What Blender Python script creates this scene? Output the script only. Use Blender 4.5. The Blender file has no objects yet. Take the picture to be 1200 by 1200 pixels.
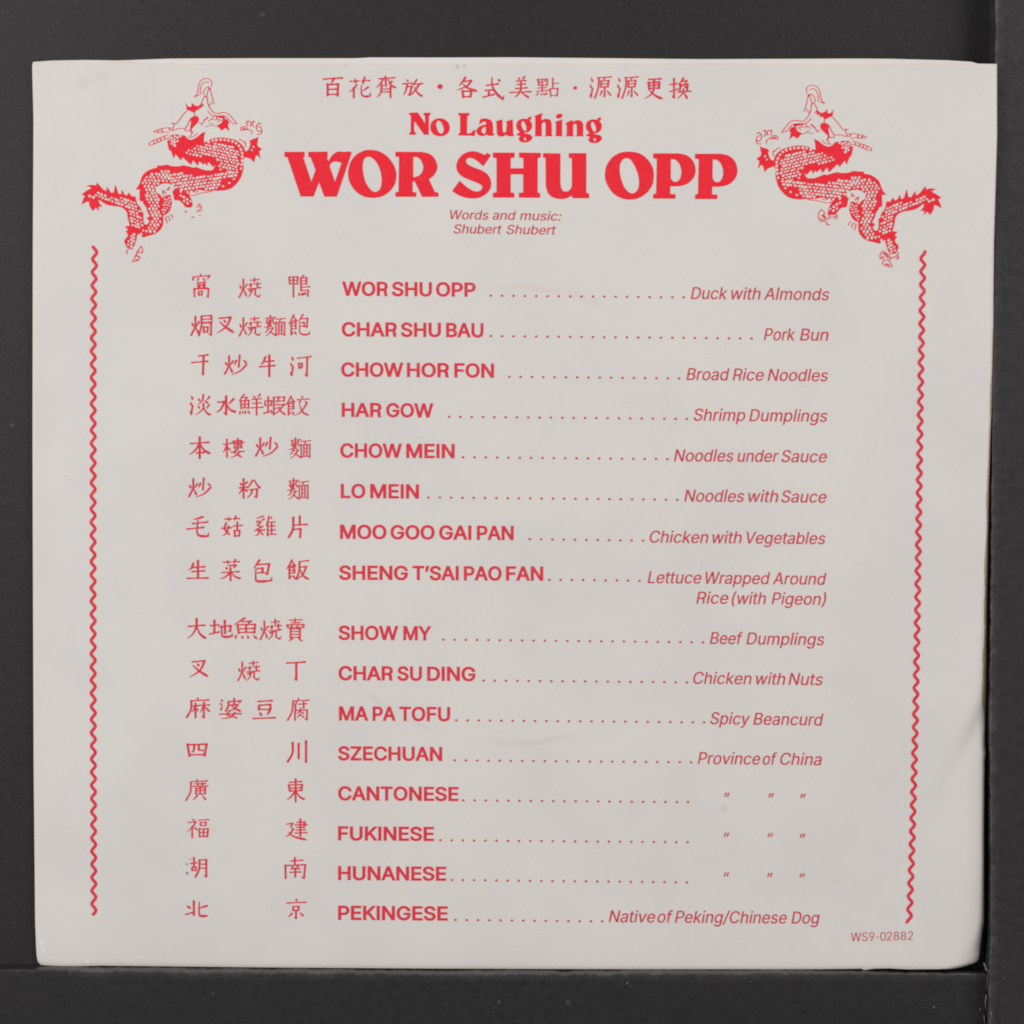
import bpy, bmesh, math, random
import numpy as np
from mathutils import Vector, noise
from mathutils.geometry import delaunay_2d_cdt

random.seed(7)
S = bpy.context.scene
COL = S.collection

# ------------------------------------------------------------------ camera, light, exposure
DIST, TILT, PXM = 0.60, math.radians(3.6), 0.0001643        # metres, tilt, metres per photo pixel at the centre
FPX = DIST / PXM
cam_d = bpy.data.cameras.new('camera')
cam_d.sensor_width = 36.0
cam_d.lens = 36.0 * FPX / 1200.0
cam_d.clip_start, cam_d.clip_end = 0.01, 20.0
cam = bpy.data.objects.new('camera', cam_d)
cam.location = (0, DIST * math.sin(TILT), DIST * math.cos(TILT))
cam.rotation_euler = (-TILT, 0, 0)
COL.objects.link(cam)
S.camera = cam

world = bpy.data.worlds.new('World')
S.world = world
world.use_nodes = True
world.node_tree.nodes['Background'].inputs[0].default_value = (1.0, 0.97, 0.95, 1)
world.node_tree.nodes['Background'].inputs[1].default_value = 0.17


def lamp(name, loc, size, power, col):
    d = bpy.data.lights.new(name, 'AREA')
    d.shape = 'RECTANGLE'
    d.size, d.size_y, d.energy, d.color = size[0], size[1], power, col
    o = bpy.data.objects.new(name, d)
    o.location = loc
    o.rotation_euler = (Vector((0, 0.0, 0)) - Vector(loc)).to_track_quat('-Z', 'Y').to_euler()
    COL.objects.link(o)


lamp('copy_lamp', (-0.64, 0.22, 0.62), (0.45, 0.50), 5.45, (1.0, 0.965, 0.945))
lamp('copy_lamp', (0.66, 0.26, 0.56), (0.55, 0.55), 4.58, (1.0, 0.965, 0.945))

S.view_settings.view_transform = 'Standard'
S.view_settings.look = 'None'
S.view_settings.exposure = 0.0
S.view_settings.gamma = 1.0
S.view_settings.use_curve_mapping = False
S.cycles.filter_width = 1.9
S.cycles.max_bounces = 6

# ------------------------------------------------------------------ measuring: photo pixel -> point at height z
CT, ST = math.cos(TILT), math.sin(TILT)


def at(u, v, z=0.0):
    """point on the horizontal plane at height z that stands where photo pixel (u, v) shows it"""
    x, y = (u - 600.0) / FPX, -(v - 600.0) / FPX
    dx, dy, dz = x, y * CT - ST, -y * ST - CT
    t = (z - cam.location.z) / dz
    return (dx * t, cam.location.y + dy * t, z)


def lerp_tab(tab, x):
    if x <= tab[0][0]:
        return tab[0][1]
    for (a, p), (b, q) in zip(tab, tab[1:]):
        if x <= b:
            return p + (q - p) * (x - a) / (b - a)
    return tab[-1][1]


def sstep(a, b, x):
    t = min(1.0, max(0.0, (x - a) / (b - a)))
    return t * t * (3 - 2 * t)


def gauss(x, s):
    return math.exp(-0.5 * (x / s) ** 2)


# ------------------------------------------------------------------ object helpers
def link(name, verts, faces, mats, parent=None, smooth=False, midx=None):
    me = bpy.data.meshes.new(name)
    me.from_pydata(verts, [], faces)
    for m in (mats if isinstance(mats, (list, tuple)) else [mats]):
        me.materials.append(m)
    if midx:
        me.polygons.foreach_set('material_index', midx)
    if smooth:
        me.polygons.foreach_set('use_smooth', [True] * len(me.polygons))
    me.update()
    o = bpy.data.objects.new(name, me)
    COL.objects.link(o)
    if parent:
        o.parent = parent
    return o


def tag(o, label=None, cat=None, group=None, kind=None):
    for k, val in (('label', label), ('category', cat), ('group', group), ('kind', kind)):
        if val:
            o[k] = val
    return o


# ------------------------------------------------------------------ materials
class NT:
    def __init__(self, name):
        self.m = bpy.data.materials.new(name)
        self.m.use_nodes = True
        self.t = self.m.node_tree
        self.b = self.t.nodes['Principled BSDF']
        self.co = self.n('ShaderNodeTexCoord').outputs['Object']

    def n(self, kind, **kw):
        x = self.t.nodes.new(kind)
        for k, val in kw.items():
            setattr(x, k, val)
        return x

    def l(self, a, b):
        self.t.links.new(a, b)

    def noise(self, scale, detail=4, rough=0.6, vec=None):
        x = self.n('ShaderNodeTexNoise')
        x.inputs['Scale'].default_value, x.inputs['Detail'].default_value = scale, detail
        x.inputs['Roughness'].default_value = rough
        self.l(vec or self.co, x.inputs['Vector'])
        return x.outputs['Fac']

    def ramp(self, f, lo, hi, a=0.0, b=1.0):
        x = self.n('ShaderNodeMapRange', interpolation_type='SMOOTHSTEP')
        for i, val in enumerate((lo, hi, a, b)):
            x.inputs[i + 1].default_value = val
        self.l(f, x.inputs[0])
        return x.outputs[0]

    def math(self, op, a, b=None):
        x = self.n('ShaderNodeMath', operation=op)
        for i, val in enumerate((a, b)):
            if val is None:
                continue
            if isinstance(val, (int, float)):
                x.inputs[i].default_value = val
            else:
                self.l(val, x.inputs[i])
        return x.outputs[0]

    def mix(self, f, a, b):
        x = self.n('ShaderNodeMix', data_type='RGBA')
        if isinstance(f, (int, float)):
            x.inputs[0].default_value = f
        else:
            self.l(f, x.inputs[0])
        for i, val in ((6, a), (7, b)):
            if isinstance(val, tuple):
                x.inputs[i].default_value = val + (1,)
            else:
                self.l(val, x.inputs[i])
        return x.outputs[2]

    def dist(self, p):
        x = self.n('ShaderNodeVectorMath', operation='DISTANCE')
        x.inputs[1].default_value = (p[0], p[1], 0)
        s = self.n('ShaderNodeVectorMath', operation='MULTIPLY')
        s.inputs[1].default_value = (1, 1, 0)
        self.l(self.co, s.inputs[0])
        self.l(s.outputs[0], x.inputs[0])
        return x.outputs['Value']

    def bump(self, f, strength, dist):
        x = self.n('ShaderNodeBump')
        x.inputs['Strength'].default_value, x.inputs['Distance'].default_value = strength, dist
        self.l(f, x.inputs['Height'])
        self.l(x.outputs[0], self.b.inputs['Normal'])

    def done(self, col, rough=0.6, spec=0.3):
        if isinstance(col, tuple):
            self.b.inputs['Base Color'].default_value = col + (1,)
        else:
            self.l(col, self.b.inputs['Base Color'])
        self.b.inputs['Roughness'].default_value = rough
        self.b.inputs['Specular IOR Level'].default_value = spec
        return self.m


def mat_paper(name, base, stains_and_shading=True):
    N = NT(name)
    col = N.mix(N.ramp(N.noise(38, 3), 0.35, 0.7), base, (base[0] * 0.945, base[1] * 0.955, base[2] * 0.962))
    col = N.mix(N.math('MULTIPLY', N.ramp(N.noise(2600, 2, 0.5), 0.35, 0.75), 0.10), col, (base[0] * 0.80, base[1] * 0.80, base[2] * 0.80))
    if stains_and_shading:
        # the pressed ring a record label leaves, grey below and yellowed above
        d = N.dist(at(598, 605, 0.0013))
        d = N.math('ADD', d, N.math('MULTIPLY', N.noise(55, 2), 0.0008))
        ring = N.math('MULTIPLY', N.ramp(d, 0.0434, 0.0443), N.ramp(d, 0.0443, 0.0456, 1, 0))
        patch = N.math('MULTIPLY', ring, N.ramp(N.noise(48, 5, 0.75), 0.40, 0.66))
        low = N.ramp(N.dist(at(560, 862, 0.0013)), 0.010, 0.040, 1, 0.16)
        col = N.mix(N.math('MULTIPLY', N.math('MULTIPLY', patch, low), 0.22), col, (0.38, 0.34, 0.38))
        top = N.ramp(N.dist(at(640, 337, 0.0013)), 0.004, 0.020, 1, 0)
        col = N.mix(N.math('MULTIPLY', N.math('MULTIPLY', ring, top), 0.15), col, (0.66, 0.48, 0.33))
        for u, v, r, k, cc in ((850, 948, 7, 0.42, (0.62, 0.54, 0.30)), (981, 1031, 5, 0.40, (0.62, 0.55, 0.30)),
                               (247, 972, 9, 0.30, (0.78, 0.56, 0.40)), (386, 530, 3, 0.30, (0.62, 0.55, 0.30)), (823, 534, 4, 0.4, (0.7, 0.52, 0.36)),
                               (404, 76, 5, 0.35, (0.6, 0.48, 0.30)), (536, 78, 4, 0.5, (0.42, 0.36, 0.30)), (544, 77.5, 3, 0.5, (0.42, 0.36, 0.30)),
                               (733, 81, 4, 0.22, (0.5, 0.42, 0.38)), (48, 1105, 4.5, 0.55, (0.88, 0.86, 0.84)), (50, 1114, 4.5, 0.5, (0.88, 0.86, 0.84)), (102, 1127, 2.6, 0.7, (0.9, 0.89, 0.88)),  # the pale lower left spots paint in the highlight on the bent paper
                               (98, 98, 14, 0.10, (0.3, 0.3, 0.3)), (118, 92, 14, 0.07, (0.3, 0.3, 0.3)),  # grey smudge at the upper left, with the crease's shading painted in
                               (742, 949, 22, 0.05, (0.3, 0.3, 0.3)), (1029, 600, 2, 0.25, (0.4, 0.38, 0.38)), (76, 558, 3, 0.18, (0.4, 0.36, 0.36)),
                               (219.2, 1023.6, 2.6, 0.85, (0.16, 0.08, 0.08)), (218.8, 1013.0, 2.4, 0.75, (0.22, 0.12, 0.11)), (223.0, 1007.3, 2.0, 0.55, (0.3, 0.14, 0.13)), (224.5, 1019.5, 2.4, 0.35, (0.5, 0.1, 0.1))):
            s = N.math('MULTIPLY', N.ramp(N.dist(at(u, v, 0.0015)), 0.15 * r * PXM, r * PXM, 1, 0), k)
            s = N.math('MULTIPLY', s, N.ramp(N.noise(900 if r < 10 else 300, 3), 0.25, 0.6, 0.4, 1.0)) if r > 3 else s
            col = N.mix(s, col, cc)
        # sparse fine specks of dirt
        vo = N.n('ShaderNodeTexVoronoi')
        vo.inputs['Scale'].default_value = 260
        N.l(N.co, vo.inputs['Vector'])
        sp = N.math('MULTIPLY', N.ramp(vo.outputs['Distance'], 0.02, 0.07, 1, 0), N.ramp(N.noise(75, 1), 0.60, 0.66))
        col = N.mix(N.math('MULTIPLY', sp, 0.16), col, (0.30, 0.26, 0.25))
    N.bump(N.noise(1500, 5, 0.7), 0.10, 0.0001)
    return N.done(col, 0.62, 0.22)


def mat_ink(name, base, wear=0.14):
    N = NT(name)
    f = N.math('MULTIPLY', N.ramp(N.noise(900, 3, 0.7), 0.50, 0.78), wear)
    col = N.mix(f, base, (0.80, 0.45, 0.43))
    return N.done(col, 0.55, 0.22)


def mat_board(name, base, fleck=0.5):
    N = NT(name)
    k = N.ramp(N.noise(700, 5, 0.8), 0.32, 0.68)
    col = N.mix(k, tuple(c * 0.66 for c in base), tuple(c * 1.36 for c in base))
    col = N.mix(N.math('MULTIPLY', N.ramp(N.noise(30, 3), 0.4, 0.7), 0.35), col, (base[0] * 1.10, base[1] * 1.0, base[2] * 1.04))
    vo = N.n('ShaderNodeTexVoronoi')
    vo.inputs['Scale'].default_value = 150
    N.l(N.co, vo.inputs['Vector'])
    sp = N.math('MULTIPLY', N.ramp(vo.outputs['Distance'], 0.03, 0.10, 1, 0), N.ramp(N.noise(110, 1), 0.61, 0.66))
    col = N.mix(N.math('MULTIPLY', sp, 0.30 * fleck), col, (0.25, 0.25, 0.25))
    # wear: pale rubbed edges, stored per vertex where the edge was rounded over
    at_ = N.n('ShaderNodeAttribute', attribute_name='wear')
    w = N.math('MULTIPLY', at_.outputs['Fac'], N.ramp(N.noise(520, 4, 0.7), 0.34, 0.66, 0.25, 1.0))
    col = N.mix(w, col, (0.17, 0.165, 0.17))
    N.bump(N.noise(1800, 5, 0.7), 0.25, 0.0002)
    return N.done(col, 0.43, 0.50)


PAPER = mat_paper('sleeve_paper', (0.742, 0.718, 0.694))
PAPER_BACK = mat_paper('sleeve_paper_inner', (0.765, 0.75, 0.745), False)
EDGE = mat_paper('yellowed_paper_edge', (0.78, 0.66, 0.53), False)
INK = mat_ink('red_ink', (0.875, 0.022, 0.042), 0.06)
INK_TEXT = mat_ink('red_ink_small_type', (0.76, 0.038, 0.066), 0.16)
INK_FINE = mat_ink('red_ink_fine_type', (0.67, 0.050, 0.080), 0.22)
BOARD = mat_board('black_card', (0.0145, 0.0138, 0.0144))
BOARD2 = mat_board('black_card_worn', (0.0210, 0.0206, 0.0216), 0.5)
BOARD3 = mat_board('black_card_worn_dull', (0.0155, 0.0155, 0.0160), 0.5)
FOLD = mat_paper('browned_shaded_fold', (0.50, 0.39, 0.26), False)  # yellowed fold paper, with the shade at the right edge mixed into its colour
FIBRE = NT('grey_lint')
FIBRE = FIBRE.done((0.27, 0.25, 0.245), 0.9, 0.1)
DUST = NT('grey_dust').done((0.15, 0.145, 0.145), 0.9, 0.1)

# ------------------------------------------------------------------ the black surface and the two raised boards
HR, HB = 0.0075, 0.0046                                      # heights of the right and the bottom raised board


def jit(x, k, amp):
    return amp * noise.noise(Vector((x * k, 3.1, 7.7)))


def build_ground():
    n = 60
    vs, fs = [], []
    for j in range(n + 1):
        for i in range(n + 1):
            x, y = -1.0 + 2.0 * i / n, -1.0 + 2.0 * j / n
            vs.append((x, y, 0.0))
    for j in range(n):
        for i in range(n):
            a = j * (n + 1) + i
            fs.append((a, a + 1, a + n + 2, a + n + 1))
    o = link('tabletop', vs, fs, BOARD, smooth=True)
    return tag(o, 'matte black card surface lying under the record sleeve', kind='structure')


build_ground()


def raised_board(name, edge, inward, depth, r, HS, mat, wear_fn):
    """a board with a rounded, rubbed edge: edge = plan points of the top edge, inward = direction from the edge over the board"""
    prof = [(0.0, 0.0), (0.0, HS * 0.55), (0.0, HS - r)]
    for k in range(1, 6):
        a = math.pi / 2 * k / 5
        prof.append((r - r * math.cos(a), HS - r + r * math.sin(a)))
    prof += [(r + 0.0006, HS), (r + 0.0015, HS), (r + 0.008, HS), (depth, HS), (depth, 0.0)]
    wprof = [0.10, 0.18, 0.5, 0.8, 1.0, 1.0, 0.85, 0.55, 0.22, 0.02, 0, 0, 0]
    vs, fs, wear = [], [], []
    ix, iy = inward
    for i, (x, y) in enumerate(edge):
        s = x * 1.0 + y * 1.7
        j = jit(s, 900, 0.00010) + jit(s, 160, 0.00016)
        for (d, z), w in zip(prof, wprof):
            k = 1.0 if d < 0.003 else 0.0
            vs.append((x + ix * (d + j * k), y + iy * (d + j * k), z))
            wear.append(w * wear_fn(i / (len(edge) - 1), s))
    m = len(prof)
    for i in range(len(edge) - 1):
        for k in range(m - 1):
            a = i * m + k
            fs.append((a, a + m, a + m + 1, a + 1))
    fs.append(tuple(range(m)))
    b = (len(edge) - 1) * m
    fs.append(tuple(b + k for k in reversed(range(m))))
    o = link(name, vs, fs, mat, smooth=False)
    bm = bmesh.new()
    bm.from_mesh(o.data)
    bmesh.ops.recalc_face_normals(bm, faces=bm.faces)
    bm.to_mesh(o.data)
    bm.free()
    for p in o.data.polygons:
        p.use_smooth = len(p.vertices) == 4 and abs(p.normal.z) < 0.999
    at_ = o.data.attributes.new('wear', 'FLOAT', 'POINT')
    at_.data.foreach_set('value', wear)
    return o


def px_line(tab, vertical, a, b, n, HS):
    pts = []
    for i in range(n + 1):
        q = a + (b - a) * i / n
        p = lerp_tab(tab, q)
        x, y, _ = at(p, q, HS) if vertical else at(q, p, HS)
        pts.append((x, y))
    return pts


right_tab = [(-300, 1169.5), (0, 1167.2), (70, 1166.6), (400, 1164.0), (700, 1161.6), (850, 1160.5), (980, 1161.5), (1080, 1161.6), (1140, 1159.5), (1200, 1158.6), (1500, 1157)]
rb = raised_board('black_board', px_line(right_tab, True, -300, 1500, 900, HR), (1, 0), 0.16, 0.00022, HR, BOARD2,
                  lambda t, s: (0.30 + 0.45 * max(0.0, noise.noise(Vector((s * 240, 0.3, 0))) + 0.25)))
tag(rb, 'tall worn black board standing along the right edge of the record sleeve', 'board', 'black boards framing the sleeve')
bot_tab = [(-300, 1135.2), (0, 1136.5), (60, 1136.3), (120, 1137.2), (300, 1139.2), (550, 1141.2), (800, 1140.8), (1080, 1140.3), (1157, 1140.8)]
bb = raised_board('black_board', px_line(bot_tab, False, -300, 1155.6, 800, HB), (0, -1), 0.16, 0.00030, HB, BOARD3,
                  lambda t, s: (0.55 if t > 0.26 else 0.2) * (0.6 + 0.6 * max(0.0, noise.noise(Vector((s * 200, 9.3, 0))) + 0.2)))
tag(bb, 'wide worn black board lying along the bottom edge of the record sleeve', 'board', 'black boards framing the sleeve')


def lint_tuft():
    """the frayed grey paper at the corner where the two boards meet"""
    vs, fs = [], []

    def sliver(pts, w, z0, z1):
        n = len(pts)
        b = len(vs)
        for i, (u, v) in enumerate(pts):
            z = z0 + (z1 - z0) * i / (n - 1)
            k = w * (1 - 0.6 * i / (n - 1))
            vs.append(at(u - k, v - k * 0.3, z))
            vs.append(at(u, v, z + 0.00025))
            vs.append(at(u + k, v + k * 0.3, z))
        for i in range(n - 1):
            for c in (0, 1):
                a = b + i * 3 + c
                fs.append((a, a + 1, a + 4, a + 3))
    sliver([(1153.6, 1128.5), (1154.5, 1132), (1156.5, 1136.5), (1160, 1140.5), (1162.5, 1141)], 1.5, 0.0044, 0.0078)
    sliver([(1151, 1134.5), (1154, 1135.5), (1157, 1138)], 1.1, 0.0042, 0.0049)
    sliver([(1157.2, 1140), (1157.0, 1147), (1156.2, 1160)], 0.6, HB + 0.0001, HB + 0.0002)
    sliver([(1156.2, 1166), (1154.8, 1174), (1155.4, 1182)], 0.9, HB + 0.0001, HB + 0.0002)
    sliver([(1148.8, 1181.5), (1149.3, 1184.5)], 0.8, HB + 0.0001, HB + 0.0002)
    sliver([(1161.2, 1186), (1162.6, 1193)], 0.8, HR + 0.0001, HR + 0.0002)
    sliver([(1153.2, 1190), (1154.2, 1199)], 0.8, HB + 0.0001, HB + 0.0002)
    o = link('frayed_corner', vs, fs, FIBRE, parent=rb, smooth=True)
    o['label'] = 'grey frayed paper at the corner of the board'
    for (u, v, r) in ((1192.5, 45, 0.9), (1187, 56, 1.1), (1189, 55, 0.6), (1162.2, 928.5, 1.2), (1168.5, 1099, 0.8), (1176.5, 1147, 1.2), (1162, 1116, 1.2), (1185, 1012, 0.7),
                      (1169.5, 623, 1.0), (1165, 760, 0.9)):
        vs2, fs2 = [], []
        c = len(vs2)
        for k in range(7):
            a = k * math.tau / 7
            vs2.append(at(u + r * math.cos(a) * random.uniform(.6, 1.2), v + r * math.sin(a) * random.uniform(.6, 1.2), HR + 0.00002))
        vs2.append(at(u, v, HR + 0.00012))
        for k in range(7):
            fs2.append((k, 7, (k + 1) % 7))
        d = link('dust_speck', vs2, fs2, DUST, parent=rb)
    for (u, v, r) in ((735, 1152, 1.6), (738, 1156, 0.9), (822, 1151.5, 0.7), (880, 1150.5, 0.9), (1094.5, 1180.5, 1.2), (249.5, 1165, 0.9), (96, 1160, 0.9), (585, 1174, 1.4), (579, 1181, 1.0),
                      (70, 1138, 0.9), (22, 1138, 1.0), (500, 1141.5, 1.0), (563, 1141, 0.9)):
        vs2, fs2 = [], []
        for k in range(7):
            a = k * math.tau / 7
            vs2.append(at(u + r * math.cos(a) * random.uniform(.6, 1.2), v + r * math.sin(a) * random.uniform(.6, 1.2), HB + 0.00002))
        vs2.append(at(u, v, HB + 0.00012))
        for k in range(7):
            fs2.append((k, 7, (k + 1) % 7))
        link('dust_speck', vs2, fs2, DUST, parent=bb)


lint_tuft()

# ------------------------------------------------------------------ the sleeve
Z0 = 0.0012


def h(u, v):
    """height of the paper's upper face"""
    e = sstep(760, 1200, u)
    top = lerp_tab([(60, 0.0094), (160, 0.0094), (300, 0.0090), (480, 0.0082), (700, 0.0069), (880, 0.0062), (1000, 0.0058), (1135, 0.0050)], v)
    z = Z0 + (top - Z0) * e * e
    z += 0.00012 * noise.noise(Vector((u / 330.0, v / 330.0, 1.7)))
    # the edge rolls over at the fold on the right
    re = lerp_tab(R_TAB, v)
    roll = lerp_tab([(60, 2.2), (240, 4.0), (400, 7.0), (560, 7.5), (700, 8.0), (830, 11.0), (900, 6.0), (1000, 5.0), (1080, 7.0), (1130, 18.0)], v)
    d = re - u
    if d < roll:
        k = 1 - max(d, 0) / roll
        z -= 0.00115 * (1 - math.sqrt(max(0.0, 1 - k * k))) * min(1.0, roll / 8.0)
    # soft pull creases near the right edge and in the lower right corner
    z -= 0.00095 * gauss((u - 1144) + (v - 848) * 0.40, 8) * gauss(v - 868, 30)
    z -= 0.00036 * gauss((u - 1122) + (v - 920) * 0.45, 12) * gauss(v - 925, 45)
    z -= 0.00018 * gauss(u - 60, 9) * gauss(v - 560, 140)
    z += 0.00004 * noise.noise(Vector((u / 75.0, v / 75.0, 4.4)))
    z -= 0.00045 * gauss((u - 1143) + (v - 1118) * 0.9, 9) * gauss((u - 1143) - (v - 1118), 26)
    # lower left corner, bent once
    z += 0.00013 * gauss((u - 50) - (v - 1112) * 0.25, 2.6) * gauss(v - 1112, 12) + 0.00008 * gauss(u - 102, 1.0) * gauss(v - 1127, 4)
    # upper left corner, a dog-ear crease
    z -= 0.00013 * gauss((v - 88) + (u - 130) * 0.42, 7) * gauss(u - 125, 42)
    z -= 0.00010 * gauss((u - 92) + (v - 900) * 0.05, 14) * gauss(v - 950, 110)
    # left fold is slightly rounded, bottom edge too
    le = lerp_tab(L_TAB, v)
    if u - le < 5:
        z -= 0.00018 * (1 - max(0.0, u - le) / 5) ** 2
    be = lerp_tab(B_TAB, u)
    if be - v < 5:
        z -= 0.00022 * (1 - max(0.0, be - v) / 5) ** 2
    return z


L_TAB = [(71, 38.9), (78, 37.6), (140, 39.2), (300, 38.4), (500, 38.1), (600, 38.3), (900, 39.4), (1080, 41.2), (1108, 42.2), (1124, 43.2), (1128, 45.0), (1131, 48)]
R_TAB = [(74, 1168.4), (160, 1168.5), (200, 1167.4), (280, 1165.0), (330, 1164.4), (380, 1164.4), (480, 1162.4), (560, 1160.0), (660, 1158.2), (700, 1157.4), (806, 1156.2), (840, 1155.0), (870, 1154.4), (884, 1155.6), (890, 1154.4),
         (920, 1154.0), (980, 1153.5), (1080, 1153.4), (1090, 1151.7), (1110, 1149.2), (1124, 1148.0), (1128, 1144), (1131, 1136), (1135.5, 1120)]
T_TAB = [(38, 72.6), (60, 71), (100, 70.2), (146, 71), (158, 74), (250, 75.4), (400, 75.0), (560, 74.6), (820, 74.8), (1040, 74.9), (1146, 74.6), (1169, 74.9)]
TB_TAB = [(38, 74), (150, 70.4), (200, 68.6), (300, 68.2), (420, 68.2), (430, 67.2), (500, 67.4), (600, 67.1), (745, 68.5), (820, 69.3), (1000, 68.6), (1040, 68.8), (1110, 70.6), (1142, 72.6), (1149, 75.5), (1169, 78)]
B_TAB = [(40, 1128), (48, 1131), (80, 1132.3), (120, 1131.6), (300, 1133.6), (500, 1135), (700, 1135.7), (960, 1135.8), (1014, 1135.2), (1017, 1136.6), (1028, 1135.2), (1044, 1134.8), (1070, 1136), (1120, 1135.6), (1136, 1131), (1146, 1126.6), (1149, 1124)]


def dense(lo, hi, n, rim):
    """0..1 positions, closer together at both rims"""
    core = [i / n for i in range(n + 1)]
    ext = [r for r in rim] + [1 - r for r in rim]
    return sorted(set(round(c, 6) for c in core + ext))


def sheet(name, mats, ltab, rtab, ttab, btab, thick, dz, parent, nu=230, nv=230):
    su = dense(0, 1, nu, [0.0006, 0.0012, 0.0018, 0.0024, 0.0030, 0.0037, 0.0050, 0.0056, 0.0062, 0.0069, 0.0075, 0.0081, 0.0095, 0.0105, 0.0115])
    sv = dense(0, 1, nv, [0.0006, 0.0012, 0.0020, 0.0030])
    vs, fs, mi, uv = [], [], [], []
    m = len(su)
    for t in sv:
        for s in su:
            # plan position by blending the four traced edges
            v0 = 74 + (1134 - 74) * t
            le, re = lerp_tab(ltab, v0), lerp_tab(rtab, v0)
            u = le + (re - le) * s
            te, be = lerp_tab(ttab, u), lerp_tab(btab, u)
            v = te + (be - te) * t
            le, re = lerp_tab(ltab, v), lerp_tab(rtab, v)
            u = le + (re - le) * s
            uv.append((u, v))
            vs.append(at(u, v, h(u, v) + dz))
    n = len(sv)
    for j in range(n - 1):
        for i in range(m - 1):
            a = j * m + i
            fs.append((a, a + m, a + m + 1, a + 1))
            u, v = uv[a]
            brown = lerp_tab([(330, 0.5), (480, 3.6), (560, 4.5), (700, 5.5), (800, 7.5), (822, 6.5), (846, 1), (1120, 1.6)], v) * (0.8 + 0.5 * noise.noise(Vector((v / 40.0, 0, 0))))  # width of the band that takes the browned fold colour with its painted shade
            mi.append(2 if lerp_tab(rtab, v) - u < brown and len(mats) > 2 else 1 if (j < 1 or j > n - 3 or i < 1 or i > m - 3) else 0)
    rim = [i for i in range(m)] + [j * m + m - 1 for j in range(1, n)] + [(n - 1) * m + i for i in range(m - 2, -1, -1)] + [j * m for j in range(n - 2, 0, -1)]
    b = len(vs)
    for a in rim:
        x, y, z = vs[a]
        vs.append((x, y, z - thick))
    k = len(rim)
    for q in range(k):
        fs.append((rim[q], rim[(q + 1) % k], b + (q + 1) % k, b + q))
        mi.append(1)
    o = link(name, vs, fs, mats, parent, True, mi)
    o.data.set_sharp_from_angle(angle=math.radians(60))
    return o


sleeve = bpy.data.objects.new('record_sleeve', None)
COL.objects.link(sleeve)
tag(sleeve, 'off-white square paper record sleeve printed in red with a menu, dragons and wavy borders', 'record sleeve')
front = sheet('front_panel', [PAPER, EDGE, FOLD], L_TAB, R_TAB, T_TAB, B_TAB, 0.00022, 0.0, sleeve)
shrink = lambda tab, d: [(a, b + d) for a, b in tab]
back = sheet('back_panel', [PAPER_BACK, EDGE], shrink(L_TAB, 1.0), shrink(R_TAB, -1.6), TB_TAB, shrink(B_TAB, -1.0), 0.00022, -0.00042, sleeve, 120, 120)
back['label'] = 'paler back panel showing as a thin strip along the top edge'
# the strip of back panel ends before the right corner

# ------------------------------------------------------------------ printing: flat outlines -> one clean mesh lying on the paper
LIFT = 0.00007


def area2(p):
    return sum(a[0] * b[1] - b[0] * a[1] for a, b in zip(p, p[1:] + p[:1]))


def ccw(p):
    return p if area2(p) > 0 else p[::-1]


def winding(px, py, polys):
    w = np.zeros(len(px), int)
    for p in polys:
        q = np.array(p)
        lo, hi = q.min(0), q.max(0)
        idx = np.nonzero((px >= lo[0]) & (px <= hi[0]) & (py >= lo[1]) & (py <= hi[1]))[0]
        if not len(idx):
            continue
        x, y = px[idx][:, None], py[idx][:, None]
        a, b = q, np.roll(q, -1, 0)
        cr = (b[:, 0] - a[:, 0]) * (y - a[:, 1]) - (x - a[:, 0]) * (b[:, 1] - a[:, 1])
        up = (a[:, 1] <= y) & (b[:, 1] > y) & (cr > 0)
        dn = (a[:, 1] > y) & (b[:, 1] <= y) & (cr < 0)
        w[idx] += up.sum(1) - dn.sum(1)
    return w


class Ink:
    """collects filled outlines (photo pixels) in clusters; each cluster is merged so that nothing overlaps"""

    def __init__(self):
        self.v, self.f = [], []

    def add(self, pos, neg=(), keep_dir=False):
        pos = [p for p in pos if len(p) > 2 and abs(area2(p)) > 1e-6]
        if not keep_dir:
            pos = [ccw(p) for p in pos]
        neg = [ccw(p) for p in neg if len(p) > 2]
        pts, edges = [], []
        for p in list(pos) + list(neg):
            b = len(pts)
            pts += [Vector((q[0], q[1])) for q in p]
            edges += [(b + i, b + (i + 1) % len(p)) for i in range(len(p))]
        if not pts:
            return
        r = delaunay_2d_cdt(pts, edges, [], 0, 1e-4)
        V = np.array([(q.x, q.y) for q in r[0]])
        T = np.array([list(t) for t in r[2]], int)
        c = V[T].mean(1)
        keep = winding(c[:, 0], c[:, 1], pos) != 0
        if neg:
            keep &= winding(c[:, 0], c[:, 1], neg) == 0
        T = T[keep]
        used = np.unique(T)
        remap = {int(a): len(self.v) + i for i, a in enumerate(used)}
        self.v += [tuple(V[a]) for a in used]
        for t in T:
            t = [remap[int(a)] for a in t]
            self.f.append(t)

    def build(self, name, mat, parent, label=None):
        vs = [at(u, v, h(u, v) + LIFT) for u, v in self.v]
        fs = []
        for a, b, c in self.f:
            A, B, C = vs[a], vs[b], vs[c]
            s = (B[0] - A[0]) * (C[1] - A[1]) - (C[0] - A[0]) * (B[1] - A[1])
            fs.append((a, b, c) if s > 0 else (a, c, b))
        o = link(name, vs, fs, mat, parent)
        if label:
            o['label'] = label
        return o


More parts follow.
